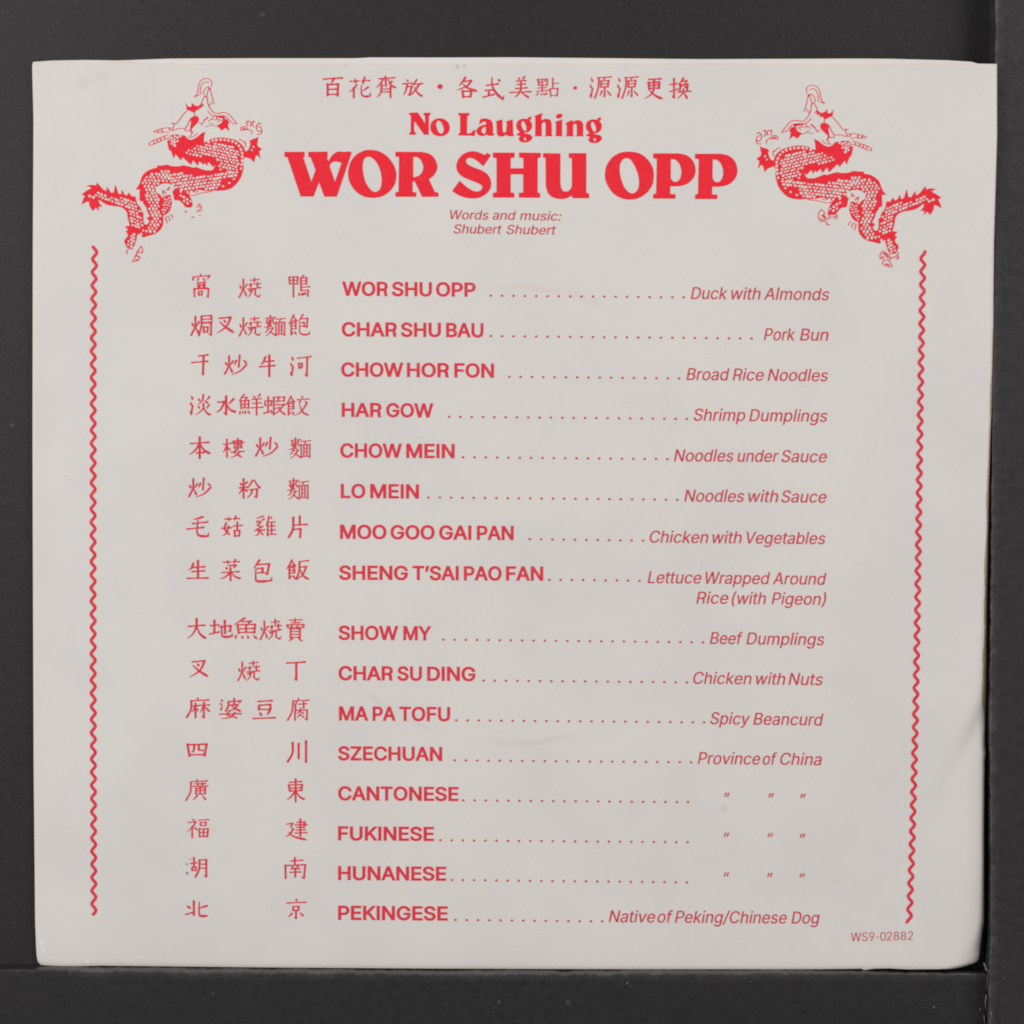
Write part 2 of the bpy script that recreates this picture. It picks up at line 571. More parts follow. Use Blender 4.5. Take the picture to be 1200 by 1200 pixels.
def crspline(p, closed, n=4):
    """Catmull-Rom through the points"""
    out, m = [], len(p)
    rng = range(m) if closed else range(m - 1)
    for i in rng:
        p1, p2 = p[i], p[(i + 1) % m]
        p0 = p[(i - 1) % m] if closed or i > 0 else p1
        p3 = p[(i + 2) % m] if closed or i + 2 < m else p2
        for k in range(n):
            t = k / n
            out.append(tuple(0.5 * (2 * b + (c - a) * t + (2 * a - 5 * b + 4 * c - d) * t * t + (3 * b - a - 3 * c + d) * t ** 3)
                             for a, b, c, d in zip(p0, p1, p2, p3)))
    if not closed:
        out.append(tuple(p[-1]))
    return out


def outline(text, ox, oy, sc):
    """'x,y x,y! ...': closed outline in zoomed pixels; ! marks a corner, the rest are smooth"""
    pts, cor = [], []
    for tk in text.split():
        cor.append(tk.endswith('!'))
        x, y = tk.rstrip('!').split(',')
        pts.append((ox + float(x) / sc, oy + float(y) / sc))
    if not any(cor):
        return crspline(pts, True)
    k = cor.index(True)
    pts, cor = pts[k:] + pts[:k], cor[k:] + cor[:k]
    pts.append(pts[0])
    cor.append(True)
    out, run = [], [pts[0]]
    for p, c in zip(pts[1:], cor[1:]):
        run.append(p)
        if c:
            out += (crspline(run, False)[:-1] if len(run) > 2 else [run[0]])
            run = [p]
    return out


def ribbon(p, w, taper=None):
    """outline of an open line of width w (a number, or one per point)"""
    ws = w if isinstance(w, (list, tuple)) else [w] * len(p)
    lft, rgt = [], []
    for i, (x, y) in enumerate(p):
        a, b = p[max(0, i - 1)], p[min(len(p) - 1, i + 1)]
        dx, dy = b[0] - a[0], b[1] - a[1]
        L = math.hypot(dx, dy) or 1e-9
        nx, ny = -dy / L * ws[i] / 2, dx / L * ws[i] / 2
        lft.append((x + nx, y + ny))
        rgt.append((x - nx, y - ny))
    return lft + rgt[::-1]


def disc(x, y, r, n=12, ry=None):
    return [(x + r * math.cos(k * math.tau / n), y + (ry or r) * math.sin(k * math.tau / n)) for k in range(n)]


# ------------------------------------------------------------------ sans lettering: 'glyph advance outlines', 1000 = capital height
FONT_TXT = '''A 943 32,0;396,1000;543,1000;910,0;777,0;564,595;519,732;456,940;482,940;418,729;374,595;167,0 216,279;216,391;727,391;727,279
B 897 118,0;118,1000;474,1000;569,991;646,964;706,923;749,869;774,805;783,735;777,677;760,629;700,562;619,524;619,515;667,506;714,483;756,447;791,399;814,340;821,268;813,196;787,131;742,77;677,35;592,9;485,0 245,112;481,112;581,123;648,157;686,207;699,268;692,317;673,361;642,399;601,429;549,447;488,454;245,454 245,561;468,561;566,582;605,608;635,642;654,683;660,732;649,793;614,843;556,877;472,888;245,888
C 1003 526,-13;403,2;295,49;205,125;137,227;94,352;79,499;94,647;137,773;205,875;295,951;403,998;526,1013;669,991;733,964;790,926;840,879;880,822;910,758;930,685;803,685;765,776;702,842;620,883;526,896;438,884;361,850;296,793;246,715;214,617;203,499;214,382;246,284;296,207;361,150;439,116;526,104;620,118;702,158;765,225;803,315;930,315;911,243;881,178;840,122;791,74;734,37;669,9;600,-8
D 987 430,0;189,0;189,112;422,112;534,124;625,159;695,216;745,293;775,389;785,502;775,614;745,709;696,785;628,842;541,876;434,888;183,888;183,1000;443,1000;579,985;693,940;785,868;852,769;894,646;907,502;893,357;852,233;783,134;689,60;571,15 245,1000;245,0;118,0;118,1000
E 823 118,0;118,1000;732,1000;732,888;245,888;245,562;699,562;699,450;245,450;245,112;738,112;738,0
F 806 118,0;118,1000;726,1000;726,888;245,888;245,547;681,547;681,435;245,435;245,0
G 1023 528,-13;403,2;294,49;204,125;136,227;93,353;79,499;93,647;136,773;203,875;293,951;400,998;521,1013;597,1008;669,990;735,961;793,922;842,874;883,818;913,755;932,685;802,685;761,773;700,839;620,882;521,896;436,884;360,850;295,793;246,715;214,617;203,499;214,382;246,285;296,207;362,150;440,116;528,104;608,113;678,140;735,183;779,242;806,314;815,398;854,391;556,391;556,503;940,503;940,393;926,278;886,179;823,97;740,37;641,-1
H 1016 118,0;118,1000;245,1000;245,568;771,568;771,1000;898,1000;898,0;771,0;771,456;245,456;245,0
I 363 118,0;118,1000;245,1000;245,0
K 917 205,286;205,425;273,513;343,596;416,677;715,1000;881,1000;454,542;448,543 118,0;118,1000;245,1000;245,657;244,442;245,380;245,0 732,0;369,509;448,608;882,0
L 772 118,0;118,1000;245,1000;245,112;710,112;710,0
M 1235 118,0;118,1000;298,1000;545,368;565,312;588,241;612,165;632,96;604,96;625,162;649,238;672,311;693,368;936,1000;1116,1000;1116,0;991,0;991,572;992,643;993,725;995,812;997,899;1008,899;978,805;947,713;919,633;896,572;672,0;562,0;335,572;313,631;285,710;254,801;220,899;234,899;236,818;238,731;239,646;240,572;240,0
N 1029 118,0;118,1000;268,1000;674,359;713,296;762,210;813,108;796,105;788,213;785,309;784,383;784,1000;911,1000;911,0;760,0;397,570;349,650;291,749;211,889;234,892;240,754;244,645;246,572;246,0
O 1048 525,-13;403,2;296,49;206,125;137,227;94,352;79,499;94,647;137,773;206,875;296,951;403,998;525,1013;647,998;754,951;844,875;912,773;955,647;969,499;955,352;912,227;844,125;754,49;647,2 525,104;610,115;687,149;752,205;803,283;835,382;846,499;835,618;803,717;752,795;687,851;610,885;525,896;439,885;362,850;297,794;246,716;214,618;203,499;214,382;246,284;297,206;362,150;439,115
P 874 118,0;118,1000;462,1000;568,990;653,958;719,909;766,845;794,769;803,683;794,598;766,522;719,457;653,407;568,376;462,365;215,365;215,477;457,477;528,483;584,503;626,535;655,577;672,627;677,683;672,740;655,789;626,831;584,862;527,882;456,889;245,889;245,0
R 883 118,0;118,1000;464,1000;569,990;655,960;721,913;767,851;795,777;805,692;795,607;767,534;721,473;654,427;569,398;464,389;189,389;189,501;459,501;530,507;585,524;627,553;656,591;673,637;679,692;673,748;656,796;627,835;585,864;529,882;458,889;245,889;245,0 480,460;600,455;700,410;745,320;752,160;765,60;790,0;655,0;640,60;630,180;622,290;590,350;520,385;460,389
S 878 440,-17;338,-9;251,18;179,61;126,118;90,188;75,268;205,268;217,216;243,172;280,139;327,115;440,97;504,102;562,118;610,145;648,181;671,224;679,274;673,317;653,352;582,402;481,437;361,470;251,512;169,568;119,641;102,732;113,811;147,880;201,936;270,979;353,1005;446,1013;540,1005;621,978;689,936;741,882;775,817;788,743;663,743;642,810;594,860;526,891;442,901;382,896;329,880;285,855;253,822;233,783;226,738;234,692;257,656;333,606;417,577;519,549;612,518;705,467;776,388;796,336;803,272;792,195;760,125;707,66;636,21;546,-8
T 882 62,888;62,1000;819,1000;819,888;505,888;505,0;379,0;379,888
U 1017 509,-16;398,-5;303,30;225,85;166,157;130,243;118,340;118,1000;244,1000;244,350;252,282;277,222;315,172;368,134;433,109;509,101;585,109;650,134;702,172;740,222;764,282;772,350;772,1000;899,1000;899,340;887,243;850,157;792,85;714,30;619,-5
V 943 401,0;32,1000;166,1000;378,405;423,270;487,60;461,60;525,271;569,405;776,1000;910,1000;546,0
W 1349 305,0;32,1000;162,1000;321,385;345,286;367,184;387,78;372,78;393,184;415,286;440,385;602,1000;746,1000;907,385;933,286;956,184;977,78;960,78;981,184;1003,286;1028,385;1186,1000;1316,1000;1042,0;895,0;723,635;691,769;660,934;687,934;658,776;625,635;453,0
Y 928 400,0;400,409;32,1000;179,1000;378,677;437,574;491,453;440,453;494,576;551,677;749,1000;895,1000;527,409;527,0
Z 862 82,0;82,91;538,757;602,846;670,935;684,893;561,889;438,888;79,888;79,1000;780,1000;780,907;332,253;263,158;191,65;177,107;299,111;421,112;785,112;785,0
a 765 314,-17;247,-10;186,10;134,42;94,88;68,144;60,212;66,270;85,316;114,352;152,380;246,414;350,432;459,446;521,462;537,477;542,501;542,505;524,583;471,633;385,650;293,634;231,591;197,538;81,572;112,633;154,680;205,715;261,738;381,756;470,746;562,708;602,675;634,630;655,570;662,494;662,0;544,0;544,102;536,102;495,48;423,2 335,89;397,96;448,115;488,145;518,183;536,226;542,271;542,373;510,358;455,346;394,337;345,330;264,312;203,274;186,244;181,206;200,142;255,103
b 834 451,-16;389,-10;339,7;271,61;232,115;220,115;220,0;103,0;103,1000;223,1000;223,628;232,628;270,680;337,733;387,750;450,756;538,744;615,709;679,652;727,575;757,481;767,371;757,261;727,166;679,89;616,32;539,-4 433,92;497,101;549,129;591,172;621,229;639,297;645,372;639,447;621,513;591,569;550,612;497,639;433,648;369,640;317,613;276,572;246,517;228,450;221,372;228,294;246,226;276,170;318,128;370,101
c 778 407,-16;312,-4;230,32;161,90;110,167;78,261;67,368;78,478;110,572;161,649;230,707;312,744;407,756;511,741;600,700;668,633;711,544;595,515;571,568;531,611;476,639;407,648;340,639;285,610;243,565;213,508;195,441;189,368;195,297;213,231;243,174;285,130;340,101;407,91;477,101;532,130;573,174;598,230;713,201;671,110;602,42;512,-1
d 834 384,-16;296,-4;219,32;155,89;107,166;77,261;67,371;77,481;108,575;156,652;220,709;297,744;385,756;448,750;497,733;565,680;602,628;611,628;611,1000;731,1000;731,0;615,0;615,115;603,115;564,61;496,7;446,-10 402,92;465,101;517,128;559,170;589,226;607,294;613,372;607,450;589,517;559,572;518,613;465,640;402,648;337,639;284,612;243,569;213,513;195,447;189,372;195,297;213,229;243,172;285,129;338,101
e 794 417,-16;316,-4;230,32;161,90;109,167;78,260;67,367;78,475;109,569;159,647;226,706;308,743;403,756;522,735;578,709;628,670;670,619;702,554;723,475;730,381;730,333;147,333;147,434;664,434;609,397;603,467;585,528;556,578;516,617;465,641;403,649;341,641;288,616;245,578;214,530;195,474;189,415;189,349;196,273;217,209;251,158;297,121;353,98;417,91;499,104;561,143;601,207;717,179;694,124;659,77;612,38;555,9;490,-10
f 499 448,746;448,643;13,643;13,746 158,0;158,848;166,907;188,955;222,993;266,1020;368,1042;437,1036;477,1024;447,921;422,928;383,932;336,925;303,904;285,870;279,823;279,0
g 836 407,-296;330,-291;263,-274;162,-216;99,-136;199,-80;239,-130;303,-173;407,-191;489,-180;555,-148;598,-92;612,-11;612,134;602,134;563,82;496,31;446,15;383,9;298,20;221,52;157,105;108,177;77,268;67,376;77,484;108,577;157,652;221,709;298,744;385,756;448,750;498,733;566,680;605,627;615,627;615,746;732,746;732,-17;721,-106;689,-177;637,-230;571,-267;493,-289 403,116;466,124;518,148;559,186;590,238;608,302;614,379;608,454;590,519;560,573;519,614;466,640;403,648;338,639;285,612;243,570;213,516;195,451;189,379;195,305;214,241;244,188;286,149;339,124
h 806 223,446;223,0;103,0;103,1000;223,1000;223,565;201,565;243,653;299,712;368,745;447,756;518,748;580,724;631,685;670,631;694,560;702,472;702,0;582,0;582,462;571,540;537,598;483,635;413,647;362,641;316,624;278,595;248,556;230,506
i 328 103,0;103,746;223,746;223,0 164,870;133,876;106,894;87,919;81,950;87,981;106,1006;133,1024;164,1030;197,1024;224,1006;242,981;248,950;242,919;224,894;197,876
k 748 216,268;216,416;237,416;559,746;708,746;362,392;348,392 103,0;103,1000;223,1000;223,0 578,0;291,365;376,450;732,0
l 340 108,0;108,1040;228,1040;228,0
m 1199 103,0;103,746;220,746;221,581;211,581;231,635;260,680;338,739;431,759;506,747;565,709;607,652;631,579;614,579;633,631;663,674;748,737;858,759;921,752;977,731;1025,695;1063,646;1087,581;1095,501;1095,0;974,0;974,499;963,568;929,615;880,641;823,650;776,644;736,629;679,570;659,486;659,0;539,0;539,511;529,567;497,611;450,640;392,650;310,629;275,604;247,568;229,523;223,468;223,0
n 805 223,446;223,0;103,0;103,746;219,746;220,565;201,565;243,653;299,712;368,745;447,756;518,748;580,724;631,685;669,631;694,560;702,472;702,0;582,0;582,462;571,540;537,598;483,635;413,647;362,641;316,624;278,595;248,556;230,506
o 816 407,-16;312,-4;230,32;161,90;110,167;78,261;67,368;78,478;110,572;161,649;230,707;312,744;407,756;504,744;587,707;655,649;706,572;738,478;749,368;738,261;706,167;655,90;587,32;504,-4 407,91;476,101;531,130;574,174;604,231;622,297;628,368;622,441;604,507;574,565;531,610;476,639;407,648;340,639;285,610;243,565;213,508;195,441;189,368;195,297;213,231;243,174;285,130;340,101
p 834 103,-281;103,746;220,746;220,628;232,628;270,680;337,733;387,750;450,756;538,744;615,709;679,652;727,575;757,481;767,371;757,261;727,166;679,89;616,32;539,-4;451,-16;389,-10;339,7;271,61;232,115;223,115;223,-281 433,92;497,101;549,129;591,172;621,229;639,297;645,372;639,447;621,513;591,569;550,612;497,639;433,648;369,640;317,613;276,572;246,517;228,450;221,372;228,294;246,226;276,170;318,128;370,101
r 509 103,0;103,746;219,746;219,631;227,631;255,682;300,722;355,748;419,756;451,756;479,754;479,634;452,638;407,640;357,635;313,618;276,592;247,557;229,515;223,466;223,0
s 717 358,-16;285,-10;220,7;166,35;121,74;89,125;70,185;185,209;207,156;244,118;294,97;356,89;426,98;481,122;515,159;527,202;520,238;499,267;465,289;417,305;293,334;205,365;142,409;104,467;92,538;101,599;128,652;170,695;226,728;293,749;368,756;439,750;499,732;548,704;588,667;637,570;527,545;508,585;477,620;431,645;368,654;307,646;257,623;224,588;213,545;221,507;244,478;338,438;451,411;540,381;602,337;639,280;651,209;642,147;614,93;570,47;511,13;439,-9
t 447 401,746;401,643;13,643;13,746 128,926;248,926;248,192;253,150;267,120;294,104;335,98;364,100;397,105;419,3;377,-5;331,-8;245,4;181,42;141,102;128,183
u 806 358,-10;288,-2;226,21;175,60;136,115;111,186;103,273;103,746;223,746;223,283;235,206;269,147;323,111;393,99;444,104;490,122;528,151;557,190;576,240;582,300;582,746;702,746;702,0;586,0;586,181;604,181;562,92;505,33;437,1
v 765 319,0;34,746;166,746;325,305;367,171;404,41;362,41;399,171;440,305;599,746;730,746;445,0
w 1115 270,0;44,746;171,746;262,420;302,268;344,81;324,81;365,265;405,420;495,746;622,746;711,420;750,267;791,81;769,81;812,266;852,420;944,746;1070,746;844,0;724,0;627,338;599,442;571,551;544,664;571,664;544,551;516,442;487,338;391,0
y 765 93,-272;121,-168;140,-172;204,-175;256,-145;296,-70;319,-3;34,746;166,746;325,305;367,170;404,41;361,41;398,171;440,305;600,746;730,746;401,-114;347,-210;274,-267;180,-285;127,-281
x 744 41,0;337,429;336,336;56,746;197,746;290,601;352,498;407,405;345,405;398,498;458,601;554,746;691,746;410,332;410,421;703,0;564,0;454,168;393,267;340,357;402,357;351,267;291,168;180,0
0 780 446,-13;342,2;255,47;186,122;135,223;104,349;94,499;104,649;136,776;187,878;256,952;343,998;446,1013;548,998;635,952;704,878;755,776;786,649;797,499;786,349;755,223;705,122;636,47;549,2 446,97;513,109;570,145;616,203;649,283;669,382;676,499;669,618;649,717;616,797;570,855;513,891;446,903;377,891;320,855;275,797;242,717;222,618;215,499;222,382;242,283;275,203;320,145;377,109
2 891 126,0;126,93;460,450;555,555;611,642;630,730;623,780;605,823;575,857;537,883;440,903;385,897;339,880;301,851;273,813;255,766;250,711;129,711;139,796;169,869;218,930;281,976;357,1004;442,1013;527,1004;601,976;663,932;710,875;739,808;749,732;729,624;660,508;525,353;300,119;300,111;765,111;765,0
8 891 445,-13;350,-4;266,22;198,65;146,121;113,189;102,266;108,327;128,384;158,433;199,474;246,504;300,520;300,525;234,554;182,605;149,672;138,748;148,820;178,884;225,938;287,979;361,1005;445,1013;528,1005;602,979;663,938;710,884;740,820;750,748;739,672;706,605;655,554;591,525;591,520;643,504;690,474;730,433;761,384;781,327;788,266;777,189;744,121;692,65;623,22;540,-4 445,97;507,102;560,118;603,145;635,180;655,223;662,272;655,325;634,371;600,409;556,438;504,456;445,462;385,456;333,438;289,409;255,371;234,325;227,272;233,223;253,180;285,145;329,118;382,102 445,569;539,590;576,616;604,650;622,691;628,738;622,785;605,826;577,859;541,884;445,904;349,884;312,859;284,826;267,785;261,738;267,691;284,650;312,616;349,590
9 891 444,1013;532,1003;610,971;674,921;723,854;754,773;764,682;756,608;733,530;619,331;394,0;256,0;593,487;604,487;565,435;505,397;428,383;343,392;269,421;209,467;163,529;134,604;125,691;135,780;166,858;216,922;280,972;357,1003 444,905;390,898;342,877;302,844;272,801;253,749;246,691;253,632;272,581;302,538;342,506;390,485;444,479;499,485;548,505;588,537;618,580;637,631;644,689;637,748;618,800;588,844;548,877;500,898
- 520 420,481;420,369;110,369;110,481
/ 490 462,1047;140,-150;28,-150;350,1047
( 537 175,406;198,636;259,867;347,1060;464,1060;375,842;317,616;297,406;315,225;370,32;464,-189;347,-189;273,-42;219,107;186,258
) 537 73,-189;169,35;222,229;240,406;219,616;162,842;73,1060;190,1060;279,867;340,636;362,406;351,256;317,105;263,-44;190,-189
: 369 187,-9;153,-2;124,17;104,46;97,81;104,115;124,144;153,164;187,170;222,164;251,144;271,115;277,81;271,46;251,17;222,-2 187,532;153,539;124,558;104,587;97,621;104,656;124,685;153,705;187,711;222,705;251,685;271,656;277,621;271,587;251,558;222,539
’ 348 101,626;160,1000;297,1000;193,626'''
FONT = {}
for ln in FONT_TXT.split('\n'):
    ch, adv, *cs = ln.split(' ')
    FONT[ch] = (int(adv), [[tuple(map(int, q.split(','))) for q in c.split(';')] for c in cs])


def embolden(p, d):
    out, n = [], len(p)
    for i in range(n):
        a, b, c = p[i - 1], p[i], p[(i + 1) % n]
        u1, u2 = (b[0] - a[0], b[1] - a[1]), (c[0] - b[0], c[1] - b[1])
        l1, l2 = math.hypot(*u1) or 1e-9, math.hypot(*u2) or 1e-9
        n1, n2 = (-u1[1] / l1, u1[0] / l1), (-u2[1] / l2, u2[0] / l2)
        mx, my = n1[0] + n2[0], n1[1] + n2[1]
        k = max(0.35, (mx * mx + my * my) / 2)
        out.append((b[0] + d * mx / k, b[1] + d * my / k))
    return out


def word(ink, s, x0, x1, yb0, yb1, cap, bold=0.0, slant=0.0, wide=None):
    """print s so that its ink runs from x0 to x1; the baseline goes from yb0 to yb1, capitals are cap high"""
    glyphs, x = [], 0.0
    for ch in s:
        adv, cs = FONT[ch]
        ps = []
        for c in cs:
            q = embolden(c, bold * 1000) if bold else c
            if bold:
                f = 1000 / (1000 + 2000 * bold)
                q = [(a, (b + bold * 1000) * f) for a, b in q]
            ps.append([(x + a + slant * b, b) for a, b in q])
        glyphs.append(ps)
        x += adv
    xs = [q[0] for ps in glyphs for c in ps for q in c]
    lo, hi = min(xs), max(xs)
    k, ky = (x1 - x0) / (hi - lo), cap / 1000.0
    for ps in glyphs:
        cl = []
        for c in ps:
            o = []
            for a, b in c:
                u = x0 + (a - lo) * k
                o.append((u, yb0 + (yb1 - yb0) * (u - x0) / max(1e-6, x1 - x0) - b * ky))
            cl.append(o)
        ink.add(cl, keep_dir=True)


# ------------------------------------------------------------------ brush characters: strokes of two-digit x,y pairs in a 0-99 box
COMP = {
    'huo': '12302250 85286450 480546453075 0597 50528890',
    'huoL': '10342452 86305854 480446503072 0498 52568292',
    'shui': '20064024 05362052 088416964054',
    'mu': '05309525 50035098 483330550572 55428560',
    'cao': '02564253 25182878 72106480 58509546',
    'kou': '15102290 171588128085 22827880',
    'tian': '12101892 121288108292 18489045 50125090 18888286',
    'shi': '500228260448 52108035 36325830 2840287228965080 284068387066 30546653 30686866 58787295',
    'yu': '450225180834 361868155034 20342470 203282308068 22507848 50325066 24667665 15801296 35803892 55785892 75788894',
    'chong': '14261852 142686248250 18508048 50035088 05928078 78729092',
    'niao': '48002812 25122870 251274107240 28267024 28407038 28559852 28708868829670 90 14781094 30803692 45784890 58766488',
    'nv': '450530457580 682550700890 02409536',
    'zhui': '350022300548 22252298 55025812 24309028 25508848 25708868 24929890 58305890',
    'mai': '14149010 50025048 28181638 22302842 72166035 74287842 04566050 422625700482 366272584582 0899 40729597',
    'mian': '04109506 52104025 10261296 102890259095 36283688 64276488 38486247 38666265 12909088',
}
CHARS = {
    '百': '02109904 57064036 23362396 234078367597 25647062 25907289',
    '花': 'cao:05009538 353822560470 22522398 85486068 56385680709292909672',
    '齊': '48004810 18149010 371625380555 24303850 50145048 601678459855 78266240 305026781098 72487298 30627060 30747073',
    '放': '22042814 03284624 242818640592 224446423690 2684 700560224538 58309826 842858703595 584476809998',
    '各': '420030181240 381870145040 0260 303055509965 kou:20607898',
    '式': '18387032 12604558 28602882 02905078 4202444062729299 9882 72107820',
    '美': '38044412 66005614 30207218 50205055 34367034 26567852 01749570 505740802098 527268868899',
    '點': '08051438 080650045036 28062840 16142024 42123622 12384836 28402870 08524650 04706064 10800296 22802690 34783890 44744888 74007452 76289826 62566698 625896549296 66929092',
    '源': 'shui:00003099 34069502 400638502299 66086018 50205050 502284188048 52348033 52488046 66506692 5886 54664590 76649488',
    '更': '25069003 24202852 242282188048 28348032 28488046 540652504075 0298 305860829998',
    '換': '02303526 20022094 1084 00643852 640054154230 581580126828 48304860 483284288058 58324848 66327646 38669862 645260723599 66668299',
    '窩': '48004808 12101028 12149208 8024 38203032 60186830 44444460 444660446058 34383862 343870366658 20628260 16621896 166486628498 7690 kou:34705894',
    '燒': 'huoL:00054299 52149010 70007024 46366033 54265448 70329830 84228446 46669446 40569850 585655783899 745474859094 9880',
    '鴨': '04080840 040844064240 08224222 24082498 08384038 niao:44009999',
    '焗': 'huoL:00054299 460846503599 460690049024 48229020 46389234 464088388896 7690 kou:52547888',
    '叉': '151480085560 0298 183250629995 42225036',
    '麵': 'mai:00005899 mian:50109998',
    '飽': 'shi:00005299 680058184834 5620901786607652 543874367456 54557454 54385482709497929978',
    '干': '42089802 00409634 72066899',
    '炒': 'huoL:00004298 64006060 50264250 80249240 924866803099',
    '牛': '38082432 1045 36308826 00549748 62006299',
    '河': 'shui:00053298 34189910 kou:38385866 801478986688',
    '淡': 'shui:00002899 38184430 92107828 620058263650 66288442 36544466 90507668 624460702699 626078889999',
    '水': '50005097 3884 103242282470 0086 86146044 544670729985',
    '鮮': 'yu:00005299 60086820 88007818 56269222 58449242 52659962 74247499',
    '蝦': 'chong:00054298 46104698 461068086432 48306630 48486646 48666464 721094089230 72289228 704894446878 4898 705678809999',
    '餃': 'shi:00005099 70007212 50209916 64265640 82269238 884068784099 604272809998',
    '本': '05309024 48004899 463228600082 503268609978 32746872',
    '樓': 'mu:00004099 46148812 70007058 52125230 521288108628 40229820 52288628 54365450 543888368648 54488846 625652729098 826660883699 38709966',
    '粉': '02464042 22002299 06201434 38162832 20460080 24504064 640850324050 700484329950 505684528096 6886 625654803699',
    '毛': '680045082812 24329024 00587250 48144472569090929674',
    '菇': 'cao:15009028 nv:00305099 56489944 76307666 kou:58649299',
    '雞': '40000810 10201632 22182630 44123224 303014442850 385012644068 02724868 247218900299 28724095 zhui:50009999',
    '片': '240522600099 58005840 26429638 266262586099',
    '生': '301522380850 28368432 24588254 00949992 52005292',
    '菜': 'cao:15009526 75283030 28363448 48345046 76306242 10629058 50485099 486226820092 546274829990',
    '包': '360022200840 242082177264 6056 273852364854 28585656 20381880309690929676',
    '飯': 'shi:00005299 58109804 581256604499 603888347275 4699 625074809999',
    '大': '05389032 480046403072 0098 504066759998',
    '地': '03303826 20002072 00784066 423890308862 7660 64006674 52265280649494909772',
    '魚': 'yu:00009999',
    '賣': '26108008 50005022 34227020 12282042 123090288440 34303640 60306040 18429040 30463084 304872467284 32586858 32706870 32827082 40862299 62848299',
    '丁': '00129906 52105298 4288',
    '麻': '48004810 18169512 201818600098 26425040 38283899 38442472 40504864 56389836 74247499 6490 74405874 76429970',
    '婆': 'shui:04002854 40149210 8422 401438382858 64006430 463080286448 4058 503070489458 nv:00559999',
    '豆': '22108606 26262650 262878247848 28467648 30603876 74566274 00909986',
    '腐': '50005008 24149810 261420600099 42183432 36283652 50288826 74187446 34583499 345690548898 7890 604656604070 58607470 58724488 60767486',
    '四': '02051298 020898048696 361032582066 580858507852 12889086',
    '川': '260826560298 56125682 92009299',
    '廣': '48004808 24129408 221420600099 38228620 52145230 72127230 30349532 44424470 444484408468 44548252 62326270 44688268 50763098 70748898',
    '東': '18148010 14262054 142684248050 20408038 22528050 50005099 485228760492 525472789890',
    '福': '26002810 042038162442 0068 22402299 30424258 50089505 kou:52168840 tian:46489899',
    '建': '52168814 8638 44289926 52398638 48529050 44669864 68006880 062432202044 34442268 0084 126038829998',
    '湖': '24305026 38003848 kou:26465070 621260604499 621292109298 8090 64349033 64549053',
    '南': '48004830 30168412 04360699 043896349098 7890 34403848 62365850 30547052 26707468 50505092',
    '北': '36023686 04302044 00823470 94305646 600460787092 9990',
    '京': '50005012 02229818 kou:26366864 48604899 4090 28740892 66708888',
}


def strokes(ch):
    """strokes of a character as point lists in its 0..1 box; a lone 4-digit token after a stroke continues it"""
    out = []
    for tk in CHARS[ch].split():
        if tk[0].isalpha():
            nm, bx = tk.split(':')
            x0, y0, x1, y1 = (int(bx[i:i + 2]) for i in (0, 2, 4, 6))
            toks = COMP[nm].split()
        else:
            x0, y0, x1, y1, toks = 0, 0, 100, 100, [tk]
        for t in toks:
            if len(t) <= 4 and out:                            # continuation of the stroke before (a hook)
                cur = out[-1]
                d = t
                if len(d) < 4:
                    continue
            else:
                cur = []
                out.append(cur)
                d = t
            for i in range(0, len(d) - 3, 4):
                a, b = int(d[i:i + 2]), int(d[i + 2:i + 4])
                cur.append(((x0 + a * (x1 - x0) / 99.0) / 100.0, (y0 + b * (y1 - y0) / 99.0) / 100.0))
    return [s for s in out if len(s) > 1]


def runs_of(p):
    """split a stroke where it turns sharply, smooth the rest"""
    cur, out = [p[0]], []
    for i in range(1, len(p)):
        cur.append(p[i])
        if i < len(p) - 1:
            a = math.atan2(p[i][1] - p[i - 1][1], p[i][0] - p[i - 1][0])
            b = math.atan2(p[i + 1][1] - p[i][1], p[i + 1][0] - p[i][0])
            t = abs((b - a + math.pi) % math.tau - math.pi)
            if t > 1.05:
                out.append(cur)
                cur = [p[i]]
    out.append(cur)
    return out


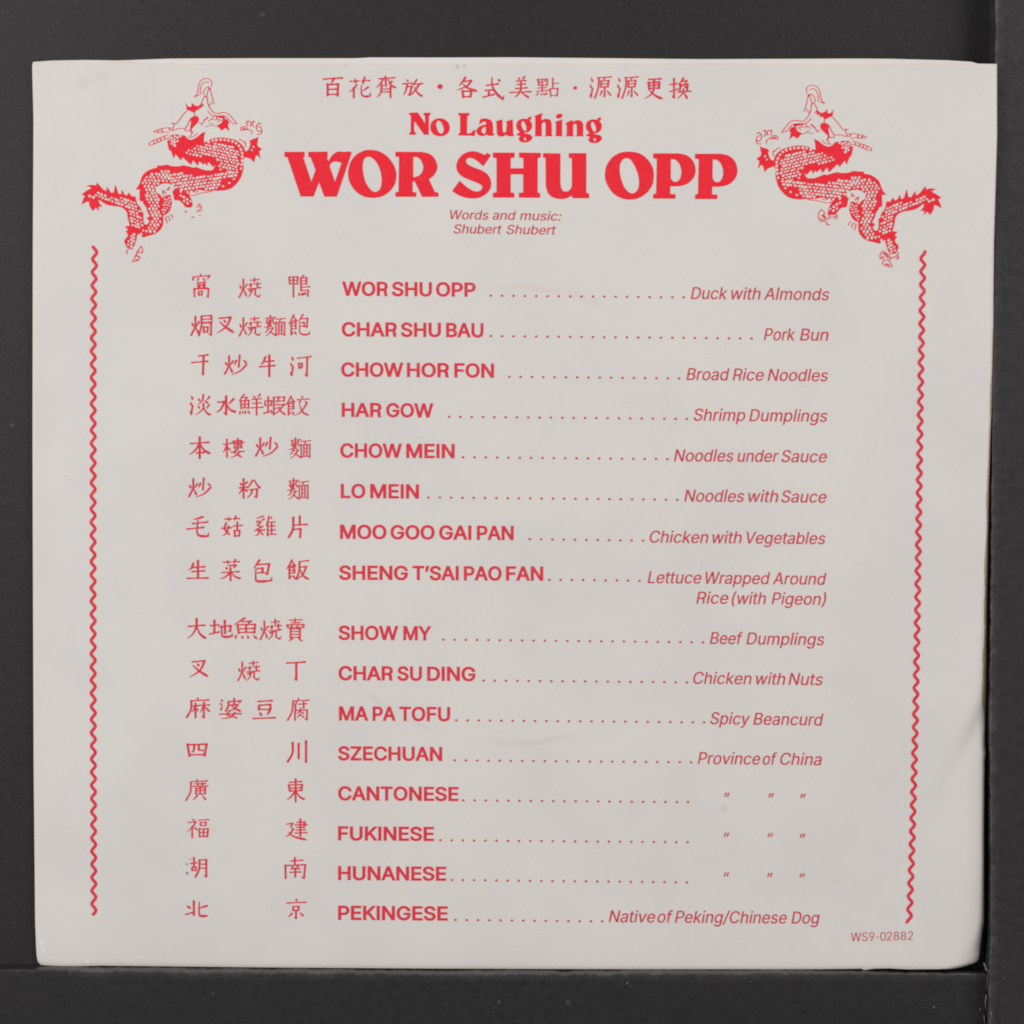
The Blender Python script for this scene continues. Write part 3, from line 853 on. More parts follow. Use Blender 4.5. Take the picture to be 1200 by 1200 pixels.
def brush(ch, box, weight=1.0):
    x0, y0, x1, y1 = box
    st = strokes(ch)
    xs = [q[0] for s in st for q in s]
    ys = [q[1] for s in st for q in s]
    lx, hx, ly, hy = min(xs), max(xs), min(ys), max(ys)
    m = 1.0
    fit = lambda q: (x0 + m + (q[0] - lx) / (hx - lx) * (x1 - x0 - 2 * m), y0 + m + (q[1] - ly) / (hy - ly) * (y1 - y0 - 2 * m))
    size = max(x1 - x0, y1 - y0)
    dens = 1.0 if len(st) <= 7 else (0.86 if len(st) <= 12 else (0.74 if len(st) <= 17 else 0.64))
    W = 2.75 * dens * weight
    polys = []
    for s in st:
        s = [fit(q) for q in s]
        rs = runs_of(s)
        for ri, r in enumerate(rs):
            dx, dy = r[-1][0] - r[0][0], r[-1][1] - r[0][1]
            L = math.hypot(dx, dy)
            last = ri == len(rs) - 1
            if L < 0.22 * size and len(rs) == 1 and len(r) == 2 and abs(dy) > 0.25 * abs(dx):
                prof = [(0, .40), (.35, .80), (.75, 1.15), (1, .70)] if dx > -0.2 * L else [(0, 1.05), (.5, .85), (1, .25)]
            elif last and ri > 0 and L < 0.3 * size and dy < 0.3 * abs(dx) and dx < 0 or (last and ri > 0 and dy < 0 and L < 0.3 * size):
                prof = [(0, 1.0), (1, .2)]
            elif abs(dy) < 0.36 * abs(dx) and dx > 0:
                prof = [(0, .80), (.12, .66), (.5, .56), (.86, .72), (1, .95)] if last else [(0, .78), (.5, .6), (1, .9)]
            elif abs(dx) < 0.3 * abs(dy):
                prof = [(0, 1.08), (.15, .95), (.5, .86), (1, .98)]
            elif dx < 0 and dy > 0:
                prof = [(0, 1.05), (.3, .88), (.7, .62), (1, .2)]
            elif dx > 0 and dy > 0:
                prof = [(0, .45), (.45, .82), (.8, 1.22), (.92, .85), (1, .25)]
            else:
                prof = [(0, 1.1), (.4, .75), (1, .2)]
            path = crspline(r, False, 5) if len(r) > 2 else [tuple(r[0][k] + (r[1][k] - r[0][k]) * i / 5 for k in (0, 1)) for i in range(6)]
            n = len(path) - 1
            polys.append(ribbon(path, [W * lerp_tab(prof, i / n) for i in range(n + 1)]))
            if ri > 0:
                polys.append(disc(r[0][0], r[0][1], W * 0.46, 8))
            elif prof[0][1] > 0.7:
                polys.append(disc(r[0][0], r[0][1], W * 0.46 * prof[0][1], 8))
            if last and prof[-1][1] > 0.65:
                polys.append(disc(r[-1][0], r[-1][1], W * 0.46 * prof[-1][1], 8))
    return polys

# ------------------------------------------------------------------ heading
ink = Ink()
for ch, bx in (('百', (378.2, 90.2, 402, 113.2)), ('花', (408.5, 89.8, 435.5, 115.5)), ('齊', (439.6, 87.5, 465.3, 115)), ('放', (471.1, 92.1, 496.3, 114.1)),
               ('各', (534.3, 89.8, 560.5, 115)), ('式', (565.3, 89.2, 591.6, 117.3)), ('美', (596.7, 88.9, 623.1, 115.5)), ('點', (627.4, 90.7, 655.3, 114.1)),
               ('源', (690.6, 89, 717.3, 116)), ('源', (722.8, 89, 748.8, 116)), ('更', (754, 91.3, 777.5, 116.9)), ('換', (783.8, 90.6, 810.6, 116.9))):
    ink.add(brush(ch, bx, 0.94))
ink.add([disc(515.7, 101.4, 3.0)])
ink.add([disc(674, 103, 2.1)])
ink.build('heading_characters', INK_TEXT, sleeve, 'brushed Chinese heading line printed in red above the title')

# title, traced letter by letter
Z = 10.909
ink = Ink()
TITLE = [
    ((330, 160), ['38,195! 292,195! 295,262! 275,265! 380,580! 435,428! 372,265! 345,262! 342,195! 585,192! 588,262! 576,268! 598,318! 638,250 690,205 740,190 800,195 860,190 895,205! 705,768! 548,768! 478,580! 408,766! 245,766! 75,262! 38,262!'],
     ['612,375! 636,335 690,318 768,336! 682,580!']),
    ((430, 160), ['-240,480 -215,340 -140,235 -30,178 70,172 170,195 270,265 345,370 375,480 358,600 290,700 190,765 70,783 -40,765 -140,700 -212,600'],
     ['30,258 90,290 140,360 175,450 190,560 180,640 150,690 105,708 60,690 15,640 -25,570 -46,480 -56,400 -50,325 -25,272']),
    ((430, 160), ['365,195! 690,195! 790,217 860,275 898,370 888,440 845,505 790,545! 868,710! 912,714! 912,770! 705,770! 625,600 605,572 583,578! 583,700! 592,712! 632,714! 628,770! 365,770! 365,714! 405,705! 412,262! 365,255!'],
     ['590,258! 645,265 692,305 720,380 710,445 672,492 620,516 590,518!']),
    ((525, 160), ['500,205! 548,240! 450,380! 390,325 330,285 275,272 235,290 230,325 262,362 330,395 430,432 510,490 550,580 537,670 480,738 400,780 300,790 200,775 120,740 52,695! 150,565! 200,612 270,667 340,698 405,695 440,655 425,620 370,590 280,555 190,515 130,460 108,390 120,318 170,245 240,202 320,186 400,205 475,237!'], []),
    ((525, 160), ['575,205! 850,205! 848,268! 800,275! 800,405! 965,405! 965,275! 910,268! 910,205! 1185,208! 1183,268! 1145,275! 1145,715! 1178,722! 1176,782! 908,780! 908,720! 962,715! 962,482! 800,482! 800,715! 848,720! 846,780! 575,780! 575,720! 622,712! 622,275! 575,268!'], []),
    ((620, 160), ['180,212! 400,215! 398,560! 405,640 430,690 470,703 515,688 545,640 550,560! 548,280! 510,270! 510,212! 730,212! 730,715! 768,732! 765,788! 560,788! 542,755! 480,788 400,798 310,780 245,725 217,630 215,560! 212,275! 180,268!'], []),
    ((700, 160), ['98,490 120,370 190,268 290,208 410,192 530,212 630,280 700,380 720,490 705,610 640,710 540,780 420,806 300,785 195,715 120,600'],
     ['372,275 430,300 480,380 520,480 535,580 525,660 490,710 440,727 388,700 340,640 305,550 285,450 290,360 320,298']),
]
P_OUT = '60,215! 390,215! 495,243 572,320 600,430 572,530 495,603 400,632 300,636 278,632! 275,735! 345,737! 342,793! 60,793! 62,735! 98,728! 108,285! 60,275!'
P_IN = '285,285! 350,300 400,360 422,450 407,530 370,572 325,576 290,545 282,500!'
TITLE += [((760, 160), [P_OUT], [P_IN]), ((760 + 535 / Z, 160 + 5 / Z), [P_OUT], [P_IN])]
for (ox, oy), pos, neg in TITLE:
    ink.add([outline(t, ox, oy, Z) for t in pos], [outline(t, ox, oy, Z) for t in neg])
ink.build('title_lettering', INK, sleeve, 'large heavy red serif title lettering')

ink = Ink()
a, b, c = (470, 125, 9.2308), (590, 125, 9.2308), (560, 60, Z)
g_up = ['492,950 505,900 545,870 595,862 645,875 682,910 692,955 675,1005 635,1035 585,1042 535,1028 503,995', '618,882! 652,842 672,836 686,846! 680,868 660,888!',
        '540,1020! 600,1040! 580,1062! 545,1085! 500,1074! 498,1056! 525,1048!', '500,1055! 545,1040 590,1052 645,1058 690,1085 688,1122 650,1156 590,1165 540,1150 524,1112 548,1085!']
g_in = ['580,893 603,920 621,970 618,1012 601,1022 577,1000 556,950 558,905', '600,1098 622,1122 607,1141 588,1132 588,1110']
LAUGH = [
    (a, ['88,65! 180,62! 262,185! 260,100! 245,90! 248,65! 318,65! 312,92! 300,100! 298,305! 250,302! 142,150! 140,265! 160,285! 158,303! 88,303! 90,285! 105,270! 108,100! 90,85!'], []),
    (a, ['317,225 330,170 370,135 415,125 465,135 510,172 525,225 512,275 475,308 425,320 370,308 332,275'], ['410,152 442,180 462,235 458,275 435,292 405,275 385,230 378,185 390,158']),
    (a, ['620,68! 738,68! 738,92! 715,100! 712,290! 752,285 775,265 785,248! 804,252! 795,320! 760,312! 622,310! 622,290! 640,280! 640,100! 620,90!'], []),
    (a, ['855,140! 885,128 930,130 975,150 992,200 992,280! 1007,300! 1000,314! 950,314! 925,300! 880,318 838,305 815,265 838,222 880,200 922,192! 915,168 895,160 845,192!'], ['885,228 918,215! 916,285! 893,292 868,265']),
    (c, ['228,895! 312,870! 315,1000! 322,1032 340,1040 362,1030! 372,920! 355,900! 445,870! 450,1060! 463,1075! 455,1086! 385,1086! 365,1062! 330,1085 285,1090 252,1070 242,1020 240,915!'], []),
    (c, g_up, g_in),
    (c, ['722,830! 822,788! 826,800! 812,832! 812,888! 845,868 892,865 930,888 942,940 942,1070! 956,1086! 855,1086! 868,1070! 868,940! 862,912 842,904 815,930! 815,1070! 826,1086! 720,1086! 735,1070! 735,848!'], []),
    (c, ['985,905! 1075,872! 1075,1070! 1090,1086! 988,1086! 1000,1070! 1000,918!', '998,835 1015,808 1048,798 1077,806 1074,834 1052,856 1018,858'], []),
    (b, ['668,180! 742,142! 752,165! 790,146 835,152 858,185 861,230! 860,305! 870,320! 785,320! 795,305! 795,215! 790,190 775,182 752,200! 752,305! 763,320! 672,320! 685,305! 685,197!'], []),
    ((560 + 81.6, 60.8, Z), g_up, g_in),
]
for (ox, oy, sc), pos, neg in LAUGH:
    ink.add([outline(t, ox, oy, sc) for t in pos], [outline(t, ox, oy, sc) for t in neg])
ink.build('subtitle_lettering', INK, sleeve, 'smaller red serif lettering reading No Laughing')

ink = Ink()
IT = 0.21
for s, x0, x1, y0, y1 in (('Words', 527.7, 572.5, 256.8, 257.3), ('and', 577.3, 604.5, 257.3, 257.7), ('music:', 609.3, 658.0, 257.8, 258.6),
                          ('Shubert', 531.7, 587.9, 273.4, 274.0), ('Shubert', 593.7, 651.5, 274.1, 274.9)):
    word(ink, s, x0, x1, y0, y1, 10.7, 0.0, IT)
ink.build('credit_lettering', INK_FINE, sleeve, 'thin italic red lettering reading Words and music: Shubert Shubert')

ink = Ink()
word(ink, 'WS9-02882', 997.3, 1069.9, 1103.0, 1101.4, 10.0, -0.012)
ink.build('catalogue_number', INK_FINE, sleeve, 'small thin red catalogue number WS9-02882')

# ------------------------------------------------------------------ the menu
MENU = [
    (16.8, [('WOR', 401, 454.2, 346.6, 347), ('SHU', 459.3, 505.9, 347, 347.4), ('OPP', 511, 557.2, 347.4, 347.9)],
     '窩225,319.6,246.7,349.3 燒279.3,324,306.3,350 鴨337.7,321.7,363.7,349', (575.2, 346.4, 801.2, 348.4, 18),
     [('Duck', 809.7, 852.5, 350.4, 350.7), ('with', 857, 891.3, 350.8, 351.1), ('Almonds', 895.3, 971.7, 351.2, 351.8)]),
    (16.8, [('CHAR', 400.6, 464.8, 394.2, 394.6), ('SHU', 469.8, 516.5, 394.7, 395), ('BAU', 522.9, 566.4, 395.1, 395.4)],
     '焗223,368.7,249.4,394.3 叉253,370.7,275.3,391.6 燒279.3,369.3,306.3,395.3 麵309,368.7,335,395.3 飽337,367.6,363.7,393.3', (575.2, 393.8, 880.8, 396.7, 24),
     [('Pork', 895.3, 932, 398.7, 398.9), ('Bun', 937.5, 970.8, 399, 399.3)]),
    (16.8, [('CHOW', 400, 472.5, 441.4, 441.8), ('HOR', 477, 526, 441.9, 442.2), ('FON', 532.6, 578.8, 442.3, 442.7)],
     '干223.7,414.7,244.6,440 炒262.3,415.3,289.7,440 牛303,415.3,323,442 河339.7,416.7,365.7,441.7', (596.8, 441.4, 795.8, 443.4, 16),
     [('Broad', 804.5, 854.7, 445.3, 445.7), ('Rice', 858.7, 895, 445.8, 446.1), ('Noodles', 899.7, 970.3, 446.2, 446.8)]),
    (16.6, [('HAR', 400.6, 446.8, 488.5, 488.8), ('GOW', 452.7, 507.7, 488.9, 489.3)],
     '淡222.3,461.3,248.3,487.3 水251.7,463.3,278,486.7 鮮279.3,460.7,309,487.3 蝦308.3,464,335.7,487.3 餃333.7,462.7,363,488', (526.2, 488.3, 805, 490.9, 22),
     [('Shrimp', 813, 873.3, 492.9, 493.4), ('Dumplings', 878, 969.7, 493.5, 494.3)]),
    (16.8, [('CHOW', 398.8, 471, 536.2, 536.6), ('MEIN', 476.2, 532.6, 536.7, 537)],
     '本221,511.3,247.7,538 樓260.3,513,287,537.3 炒298.7,511.6,326,536 麵338.3,512,364.6,538.3', (542.7, 535.8, 782, 538, 19),
     [('Noodles', 789.9, 859.6, 540.6, 541), ('under', 864.4, 912.5, 541.1, 541.4), ('Sauce', 915.8, 969, 541.4, 541.9)]),
    (16.8, [('LO', 399.5, 428, 583.7, 583.9), ('MEIN', 434, 490.8, 583.9, 584.3)],
     '炒220.3,559.3,247.7,583.7 粉278.7,560,306.3,584.7 麵336,559.6,362.3,586.7', (502.2, 582.9, 793.7, 585.6, 23),
     [('Noodles', 802, 872, 587.8, 588.3), ('with', 877, 912, 588.3, 588.6), ('Sauce', 915.8, 968.5, 588.7, 589.1)]),
    (16.8, [('MOO', 398.6, 452.7, 631.5, 631.9), ('GOO', 457.8, 509.2, 632, 632.3), ('GAI', 514.7, 552.2, 632.4, 632.6), ('PAN', 559, 601.8, 632.7, 633)],
     '毛218,604.7,246,629.3 菇258.7,604,284.7,629.7 雞297.3,604,324.4,629.3 片337.3,604,360.7,630.7', (620.8, 631.8, 753.5, 633.5, 11),
     [('Chicken', 761.5, 830, 635.8, 636.5), ('with', 835, 869.2, 636.5, 636.8), ('Vegetables', 875, 967.2, 636.9, 637.8)]),
    (16.8, [('SHENG', 397.4, 477.8, 679.4, 679.8), ('T’SAI', 483.4, 537.4, 679.8, 680.1), ('PAO', 543.7, 587.6, 680.2, 680.4), ('FAN', 593.2, 636.4, 680.4, 680.6)],
     '生218,656,244.7,678.7 菜256.7,654.7,283.3,681.3 包296,655.3,320,682.3 飯334.7,655.3,363,680', (643.8, 679.3, 749.3, 680.5, 9),
     [('Lettuce', 759, 821.9, 683.3, 683.9), ('Wrapped', 827, 902.4, 684, 684.6), ('Around', 905.6, 968.5, 684.7, 685.3),
      ('Rice', 816, 853.5, 707.3, 707.6), ('(with', 857.7, 897.6, 707.7, 708.1), ('Pigeon)', 904.3, 968, 708.2, 708.9)]),
    (16.8, [('SHOW', 396.8, 466.5, 749.9, 750.2), ('MY', 472.8, 505.4, 750.3, 750.6)],
     '大218.7,724,242.7,749.3 地244.7,726,273.3,747.3 魚273.3,723.3,302,750 燒304,724.7,330.7,751 賣334.7,723,357.3,752.4', (519.4, 749.5, 823.7, 752.7, 24),
     [('Beef', 832, 870.6, 754.6, 755), ('Dumplings', 874.7, 966, 755.1, 756.2)]),
    (16.8, [('CHAR', 396.8, 460.2, 797.2, 797.5), ('SU', 465.8, 494.2, 797.6, 797.8), ('DING', 500.7, 557, 797.9, 798.3)],
     '叉221.3,773.3,245,794.7 燒278,772.7,305,799 丁335,774.7,358.3,797.7', (566.6, 797.4, 805, 799.6, 19),
     [('Chicken', 812.5, 880.6, 801.3, 802), ('with', 886, 920.2, 802.1, 802.5), ('Nuts', 924, 964.3, 802.6, 803.1)]),
    (16.8, [('MA', 397.4, 431.6, 844.4, 844.6), ('PA', 436.8, 463.6, 844.7, 844.8), ('TOFU', 468, 527.3, 844.9, 845.3)],
     '麻217.7,816.4,246.7,842 婆256.4,817.7,283.6,843.3 豆295.6,820,323.3,843 腐336,816.7,363,845', (534.7, 844, 825.1, 846.5, 23),
     [('Spicy', 832.5, 878.9, 848.6, 849.1), ('Beancurd', 882.9, 965, 849.2, 850.3)]),
    (16.6, [('SZECHUAN', 396.3, 518, 891, 891.9)], '四218.7,871,243.3,887 川336,867.3,359.6,894', (532.8, 891, 809.9, 893.3, 22),
     [('Province', 817.8, 890.8, 895.3, 896), ('of', 893.9, 910.5, 896, 896.2), ('China', 914.4, 963, 896.2, 896.8)]),
    (16.6, [('CANTONESE', 396.3, 537.2, 937.9, 938.8)], '廣216.7,912,244.4,939 東335,912,358.3,940.4', (543, 937.8, 806.2, 940, 21), [(851.7, 931.5), (903.5, 932.2), (940.8, 932.8)]),
    (16.6, [('FUKINESE', 396.3, 508.4, 984.8, 985.6)], '福218.3,958.3,245.7,982.7 建334,958.7,360.7,985.3', (516.1, 984.6, 805.7, 987, 23), [(851.2, 978.4), (902.5, 978.8), (940.3, 979.5)]),
    (16.6, [('HUNANESE', 396.3, 522.8, 1031.4, 1032.2)], '湖222.5,1004,242.7,1028.7 南333.3,1004,358.7,1030.4', (529.3, 1031.2, 805, 1034, 22), [(851, 1025), (902, 1025.5), (939.9, 1026.1)]),
    (16.8, [('PEKINGESE', 396.3, 524.6, 1078, 1078.9)], '北216.7,1055,244.7,1074.4 京335.3,1052,359.3,1077.3', (533.7, 1078, 705.8, 1079.7, 14),
     [('Native', 713.5, 767.7, 1080.7, 1081.1), ('of', 770.5, 788.7, 1081.1, 1081.2), ('Peking/Chinese', 791, 922, 1081.3, 1082.2), ('Dog', 927.5, 960.6, 1082.2, 1082.5)]),
]
for cap, names, chars, (dx0, dy0, dx1, dy1, dn), right in MENU:
    ink = Ink()
    for s, x0, x1, y0, y1 in names:
        word(ink, s, x0, x1, y0, y1, cap, 0.036)
    label = 'menu line in bold red capitals reading ' + ' '.join(n[0] for n in names)
    line = ink.build('menu_line', INK_TEXT, sleeve, label)
    ink = Ink()
    for tk in chars.split():
        ink.add(brush(tk[0], tuple(float(q) for q in tk[1:].split(',')), 0.93))
    ink.build('chinese_characters', INK_TEXT, line)
    ink = Ink()
    for i in range(dn):
        t = i / (dn - 1)
        ink.add([disc(dx0 + (dx1 - dx0) * t, dy0 + (dy1 - dy0) * t, 1.38, 10)])
    ink.build('dot_leader', INK_FINE, line)
    ink = Ink()
    for q in right:
        if len(q) == 2:
            for d in (-1.6, 1.6):
                ink.add([ribbon([(q[0] + d + 1.0, q[1] - 2.6), (q[0] + d - 0.9, q[1] + 2.4)], [1.7, 1.0])])
        else:
            word(ink, q[0], q[1], q[2], q[3], q[4], 14.1, 0.002, IT)
    ink.build('translation' if len(right[0]) > 2 else 'ditto_marks', INK_FINE, line)

# ------------------------------------------------------------------ wavy borders
LW = [(288, 111.2), (340, 109.9), (400, 109.2), (700, 109.0), (900, 109.4), (1072, 110.0)]
RW = [(293, 1081.7), (450, 1078.9), (700, 1075.4), (850, 1072.7), (1000, 1068.6), (1082, 1065.4)]
for tab, v0, v1, per, ph in ((LW, 288, 1072.5, 15.42, 295.8), (RW, 293.5, 1082, 15.25, 295.3)):
    pts = []
    n = 900
    for i in range(n + 1):
        v = v0 + (v1 - v0) * i / n
        x = math.cos((v - ph) / per * math.tau)
        pts.append((lerp_tab(tab, v) + 2.35 * (0.93 * x + 0.07 * x ** 3), v))
    ink = Ink()
    ink.add([ribbon(pts, 3.5)])
    ink.build('wavy_border', INK_TEXT, sleeve)

# ------------------------------------------------------------------ the two dragons, one mirrored
Q1, Q2, Q3, Q4 = (90, 190), (200, 150), (200, 80), (140, 205)     # corners of the four detail views the outlines were measured in


def conv(text, q, sc=Z):
    out = []
    for tk in text.split():
        e = tk.endswith('!')
        x, y = map(float, tk.rstrip('!').split(','))
        out.append('%.3f,%.3f%s' % (q[0] + x / sc, q[1] + y / sc, '!' if e else ''))
    return ' '.join(out)


SIL = ' '.join([
    conv('440,45! 425,125 425,190! 470,165 520,140 600,122 700,125 800,145 850,165 895,200 930,245 950,300! 990,280 1005,250 1020,200 1005,165! 1050,140 1090,130 1120,110! 1105,200 1110,230! 1165,270! 1128,300! 1148,392! 1110,345! 1085,360! 1063,440! 1030,400 980,380 940,372! 928,430 930,500 915,570 895,630 850,700 780,765 700,793 620,800 540,797! 450,805 380,792! 335,785 290,820 215,830! 242,870 268,925 282,985! 260,1015! 190,1012! 150,960 110,925! 50,922! 20,800!', Q2),
    conv('690,205! 706,170 690,140 640,112 560,108 490,140 460,185 472,225 512,246! 550,290 590,270 640,250 655,290 668,350 655,420 630,470! 600,500 560,520 556,560! 560,600 550,650 520,700 460,750 380,775 300,800!', Q4),
    conv('820,940 790,920 770,925! 765,960 745,1040 715,1095! 650,1100! 625,1060 610,1000 650,950 645,905! 622,884! 655,870! 618,818! 680,815! 670,780 650,700 640,640 600,595 550,570 470,560 390,545 335,515 290,480! 275,490! 290,530 328,566! 272,570! 288,622! 240,580! 205,624! 165,560 155,500! 110,512 63,545! 80,480 105,430! 60,412! 140,355 190,330! 126,300! 190,290 250,298! 258,258! 300,310 345,358! 380,368! 384,314! 440,395! 475,383! 492,288! 530,402! 568,410! 578,352! 605,410! 640,428! 667,388! 700,438! 748,436! 770,530 810,575 830,635 853,650! 848,720 860,785 900,795 930,750! 892,716! 937,690! 905,640 885,575 850,530! 850,508! 803,490! 805,345! 750,352! 800,280 825,205 845,165 900,115 960,85 1030,70! 1022,45! 1100,40 1150,30! 1200,48!', Q1),
    conv('60,490 130,487! 150,474! 230,490 290,508! 320,497! 380,520 450,540 530,537 560,500 578,458! 545,497! 480,430! 465,482! 430,440! 420,470! 365,423! 345,480! 285,408! 260,472! 150,370! 130,412! 60,330! 40,387! 0,285! -18,285! -30,240! -42,180! -30,130 -5,95 60,82 150,92 190,102! 205,128 260,150 330,120 390,70!', Q2)])
FIELDS = [   # areas that carry scales: outline, spacing, direction of the rows (degrees), size
    ('185,312! 240,268! 340,228! 420,205! 480,215! 560,196! 700,196! 780,216! 830,262! 868,330! 868,430! 860,500! 840,560! 720,560! 700,520! 640,535! 618,490! 628,440! 590,392! 500,362! 300,365! 200,338!', Q2, 4.1, 12, 1.45),
    ('640,560! 720,560! 860,560! 895,545! 875,600! 830,660! 700,640! 640,670! 625,775! 500,785! 400,785! 330,768! 280,815! 200,822! 80,775! 20,735! -30,690! -60,620! -40,590! 60,560! 180,575! 300,600! 450,600!', Q2, 4.3, -8, 1.6),
    ('640,735! 690,730! 690,755! 640,755!', Q2, 3.2, 0, 1.4), ('730,690! 760,690! 760,720! 730,720!', Q2, 3.2, 0, 1.4),
    ('1190,100! 1100,100! 1000,118! 900,165! 850,215! 826,310! 850,350! 872,400! 884,490! 912,560! 932,650! 962,720! 945,780! 905,830! 830,860! 790,890! 830,930! 920,910! 1000,890! 1060,830! 1085,740! 1080,680! 1050,600! 1060,500! 1050,420! 1008,370! 1008,300! 1060,268! 1130,252! 1190,256!', Q1, 4.3, 62, 1.6),
    ('240,380! 330,392! 400,440! 550,450! 700,470! 750,530! 800,620! 820,720! 840,800! 800,850! 735,850! 700,790! 682,700! 652,600! 590,558! 450,525! 350,490! 270,440! 180,478! 160,430!', Q1, 4.2, 20, 1.5),
    ('700,900! 752,885! 748,960! 728,1040! 700,1085! 655,1078! 622,1010! 665,970!', Q1, 4.0, 30, 1.5),
    ('90,790! 150,805! 135,860! 190,860! 240,900! 262,965! 220,990! 180,950! 130,880! 90,850!', Q2, 4.6, 30, 1.4),
    ('-30,100! 0,86! 66,90! 150,98! 150,112! 88,118! 86,180! 70,244! 30,234! -20,185! -38,130!', Q2, 3.7, 30, 1.5),
    ('1090,148! 1065,200! 1022,215! 1034,258! 1010,300! 1020,335! 1060,320! 1060,215! 1100,160!', Q2, 4.4, 45, 1.2),
    ('560,300! 640,280! 655,340! 640,420! 610,470! 560,490! 540,400!', Q4, 3.6, 10, 1.1),
]
RIMS = [('440,196 520,164 600,150 700,152 790,172 850,205 888,255 912,320 912,400 906,480 890,545', 2.9)]
ARCH = '545,200! 560,180! 600,150! 655,180! 660,225! 640,250! 600,262! 590,300! 545,262!'
RED = [   # solid patches
    ('190,440! 225,490 270,487! 268,438! 300,470 345,485! 402,448! 432,482! 395,480! 402,508! 362,500! 366,532! 330,530! 300,565 250,545 208,532!', Q3),
    ('245,650! 270,625 320,608 358,635 347,690 300,740 268,770! 268,802! 243,800! 255,730! 262,690!', Q3),
    ('550,610! 690,612! 690,648! 722,650! 752,702! 728,716! 750,803! 700,760! 650,797! 610,750! 588,735! 640,705! 672,662! 665,640! 620,632!', Q3),
    ('290,368! 318,340! 340,348! 330,362!', Q3), ('430,352! 465,352! 462,370! 432,368!', Q3), ('478,232! 512,252! 505,275! 482,262!', Q3),
]
LINES = [   # thin drawn lines: view, width, points
    (Q3, 0.75, '330,345 350,280 358,210 390,155 450,128 510,150 526,190 520,235'), (Q3, 0.7, '378,335 382,250 400,205 440,172 490,186'),
    (Q3, 0.7, '300,362 330,350 375,338'), (Q3, 0.75, '425,345 420,300 450,250 482,238'), (Q3, 0.75, '465,352 470,305 490,262'), (Q3, 0.8, '508,262 515,310 532,370 548,432'),
    (Q3, 0.8, '548,430 556,462'), (Q3, 0.75, '530,425 500,465 488,490'), (Q3, 0.75, '425,365 402,420 388,458'), (Q3, 0.9, '467,365 474,440 500,505 545,560 592,578 680,564 740,585 800,650 846,708'),
    (Q3, 0.8, '470,545 530,600 600,608 690,610 740,650 790,700 846,712'), (Q3, 0.8, '208,540 160,592 110,660 75,705 48,712'), (Q3, 0.8, '303,560 308,612'),
    (Q3, 0.9, '242,655 222,710 190,768'), (Q3, 1.6, '425,668 452,645 478,620'), (Q3, 0.8, '368,690 382,712 402,720 412,692 432,668'), (Q3, 0.8, '8,706 40,700 60,710'),
    (Q3, 0.8, '30,700 42,730 20,790'), (Q3, 0.8, '20,800 60,785 110,768 185,768'), (Q3, 0.9, '188,770 192,798 250,798 290,832'), (Q3, 0.75, '225,885 270,878 310,862 345,825'),
    (Q3, 0.75, '270,800 262,850 240,872'), (Q3, 0.7, '480,682 520,650 562,660 600,640'), (Q3, 0.8, '490,708 545,710'), (Q3, 0.6, '440,745 520,730 592,742'), (Q3, 0.8, '500,660 530,640 548,612'),
    (Q3, 0.7, '600,690 632,660 668,668'), (Q3, 0.75, '580,610 596,650 640,660'),
    # whiskers
    ((170, 80, 15), 0.75, '148,1112 240,1075 380,1045 495,1055'), ((170, 80, 15), 0.7, '150,1118 240,1132 340,1120 430,1125'), ((170, 80, 15), 1.5, '215,1085 240,1125'), ((170, 80, 15), 1.5, '290,1072 310,1122'),
    ((170, 80, 15), 1.2, '420,1055 450,1100'), ((90, 80, Z), 0.8, '918,965 960,930 1060,890 1165,848'), ((90, 80, Z), 0.8, '925,985 980,972 1080,925 1165,890'), ((90, 80, Z), 0.9, '918,962 925,987'),
    ((90, 80, Z), 1.1, '978,925 992,965'), ((90, 80, Z), 1.3, '1020,908 1035,945'), ((90, 80, Z), 1.3, '1062,890 1080,925'), ((90, 80, Z), 1.0, '1118,868 1130,905'),
    (Q4, 0.9, '588,545 600,580 612,622'), (Q4, 0.9, '625,535 640,560 638,590'), (Q4, 0.9, '655,500 672,525 684,555'), (Q4, 0.7, '575,560 600,535 640,520'),
    (Q4, 0.8, '880,245 940,262 1000,245 1060,228 1120,220 1190,205'), (Q4, 0.7, '960,225 990,215 1010,185'),
    (Q4, 1.5, '545,195 560,215 555,245'), (Q4, 1.5, '600,190 622,178 640,150'), (Q4, 1.0, '570,205 600,240'), (Q4, 0.9, '560,255 585,285 600,262'), (Q4, 0.8, '622,180 645,195'),
]


FEET_BROKEN = [   # the left emblem's feet, where the ink did not take everywhere
    (Q4, 1.1, '100,955 92,985 95,1012'), (Q4, 0.9, '112,950 150,940 172,955'), (Q4, 1.0, '280,908 250,945 222,1000 200,1040'), (Q4, 1.5, '240,962 222,992'), (Q4, 0.8, '280,912 296,962 288,1000 262,985 240,1000'),
    (Q4, 0.8, '200,1040 180,1085 165,1106 240,1092'), (Q4, 0.8, '205,1040 262,1042 240,1090'), (Q4, 1.9, '205,1085 235,1088'), (Q4, 0.7, '215,1020 255,1060'),
    (Q4, 0.9, '1025,365 1000,400 985,410'), (Q4, 0.7, '1000,400 1055,420 990,455'), (Q4, 0.7, '1025,368 1050,415'), (Q4, 0.8, '1062,448 1000,470 985,470'), (Q4, 1.3, '835,455 860,482'), (Q4, 1.1, '920,545 955,535'), (Q4, 1.3, '1020,512 1035,518'),
]
R1, R2 = (880, 90, 10.0), (940, 170, 7.0588)                      # views of the right emblem
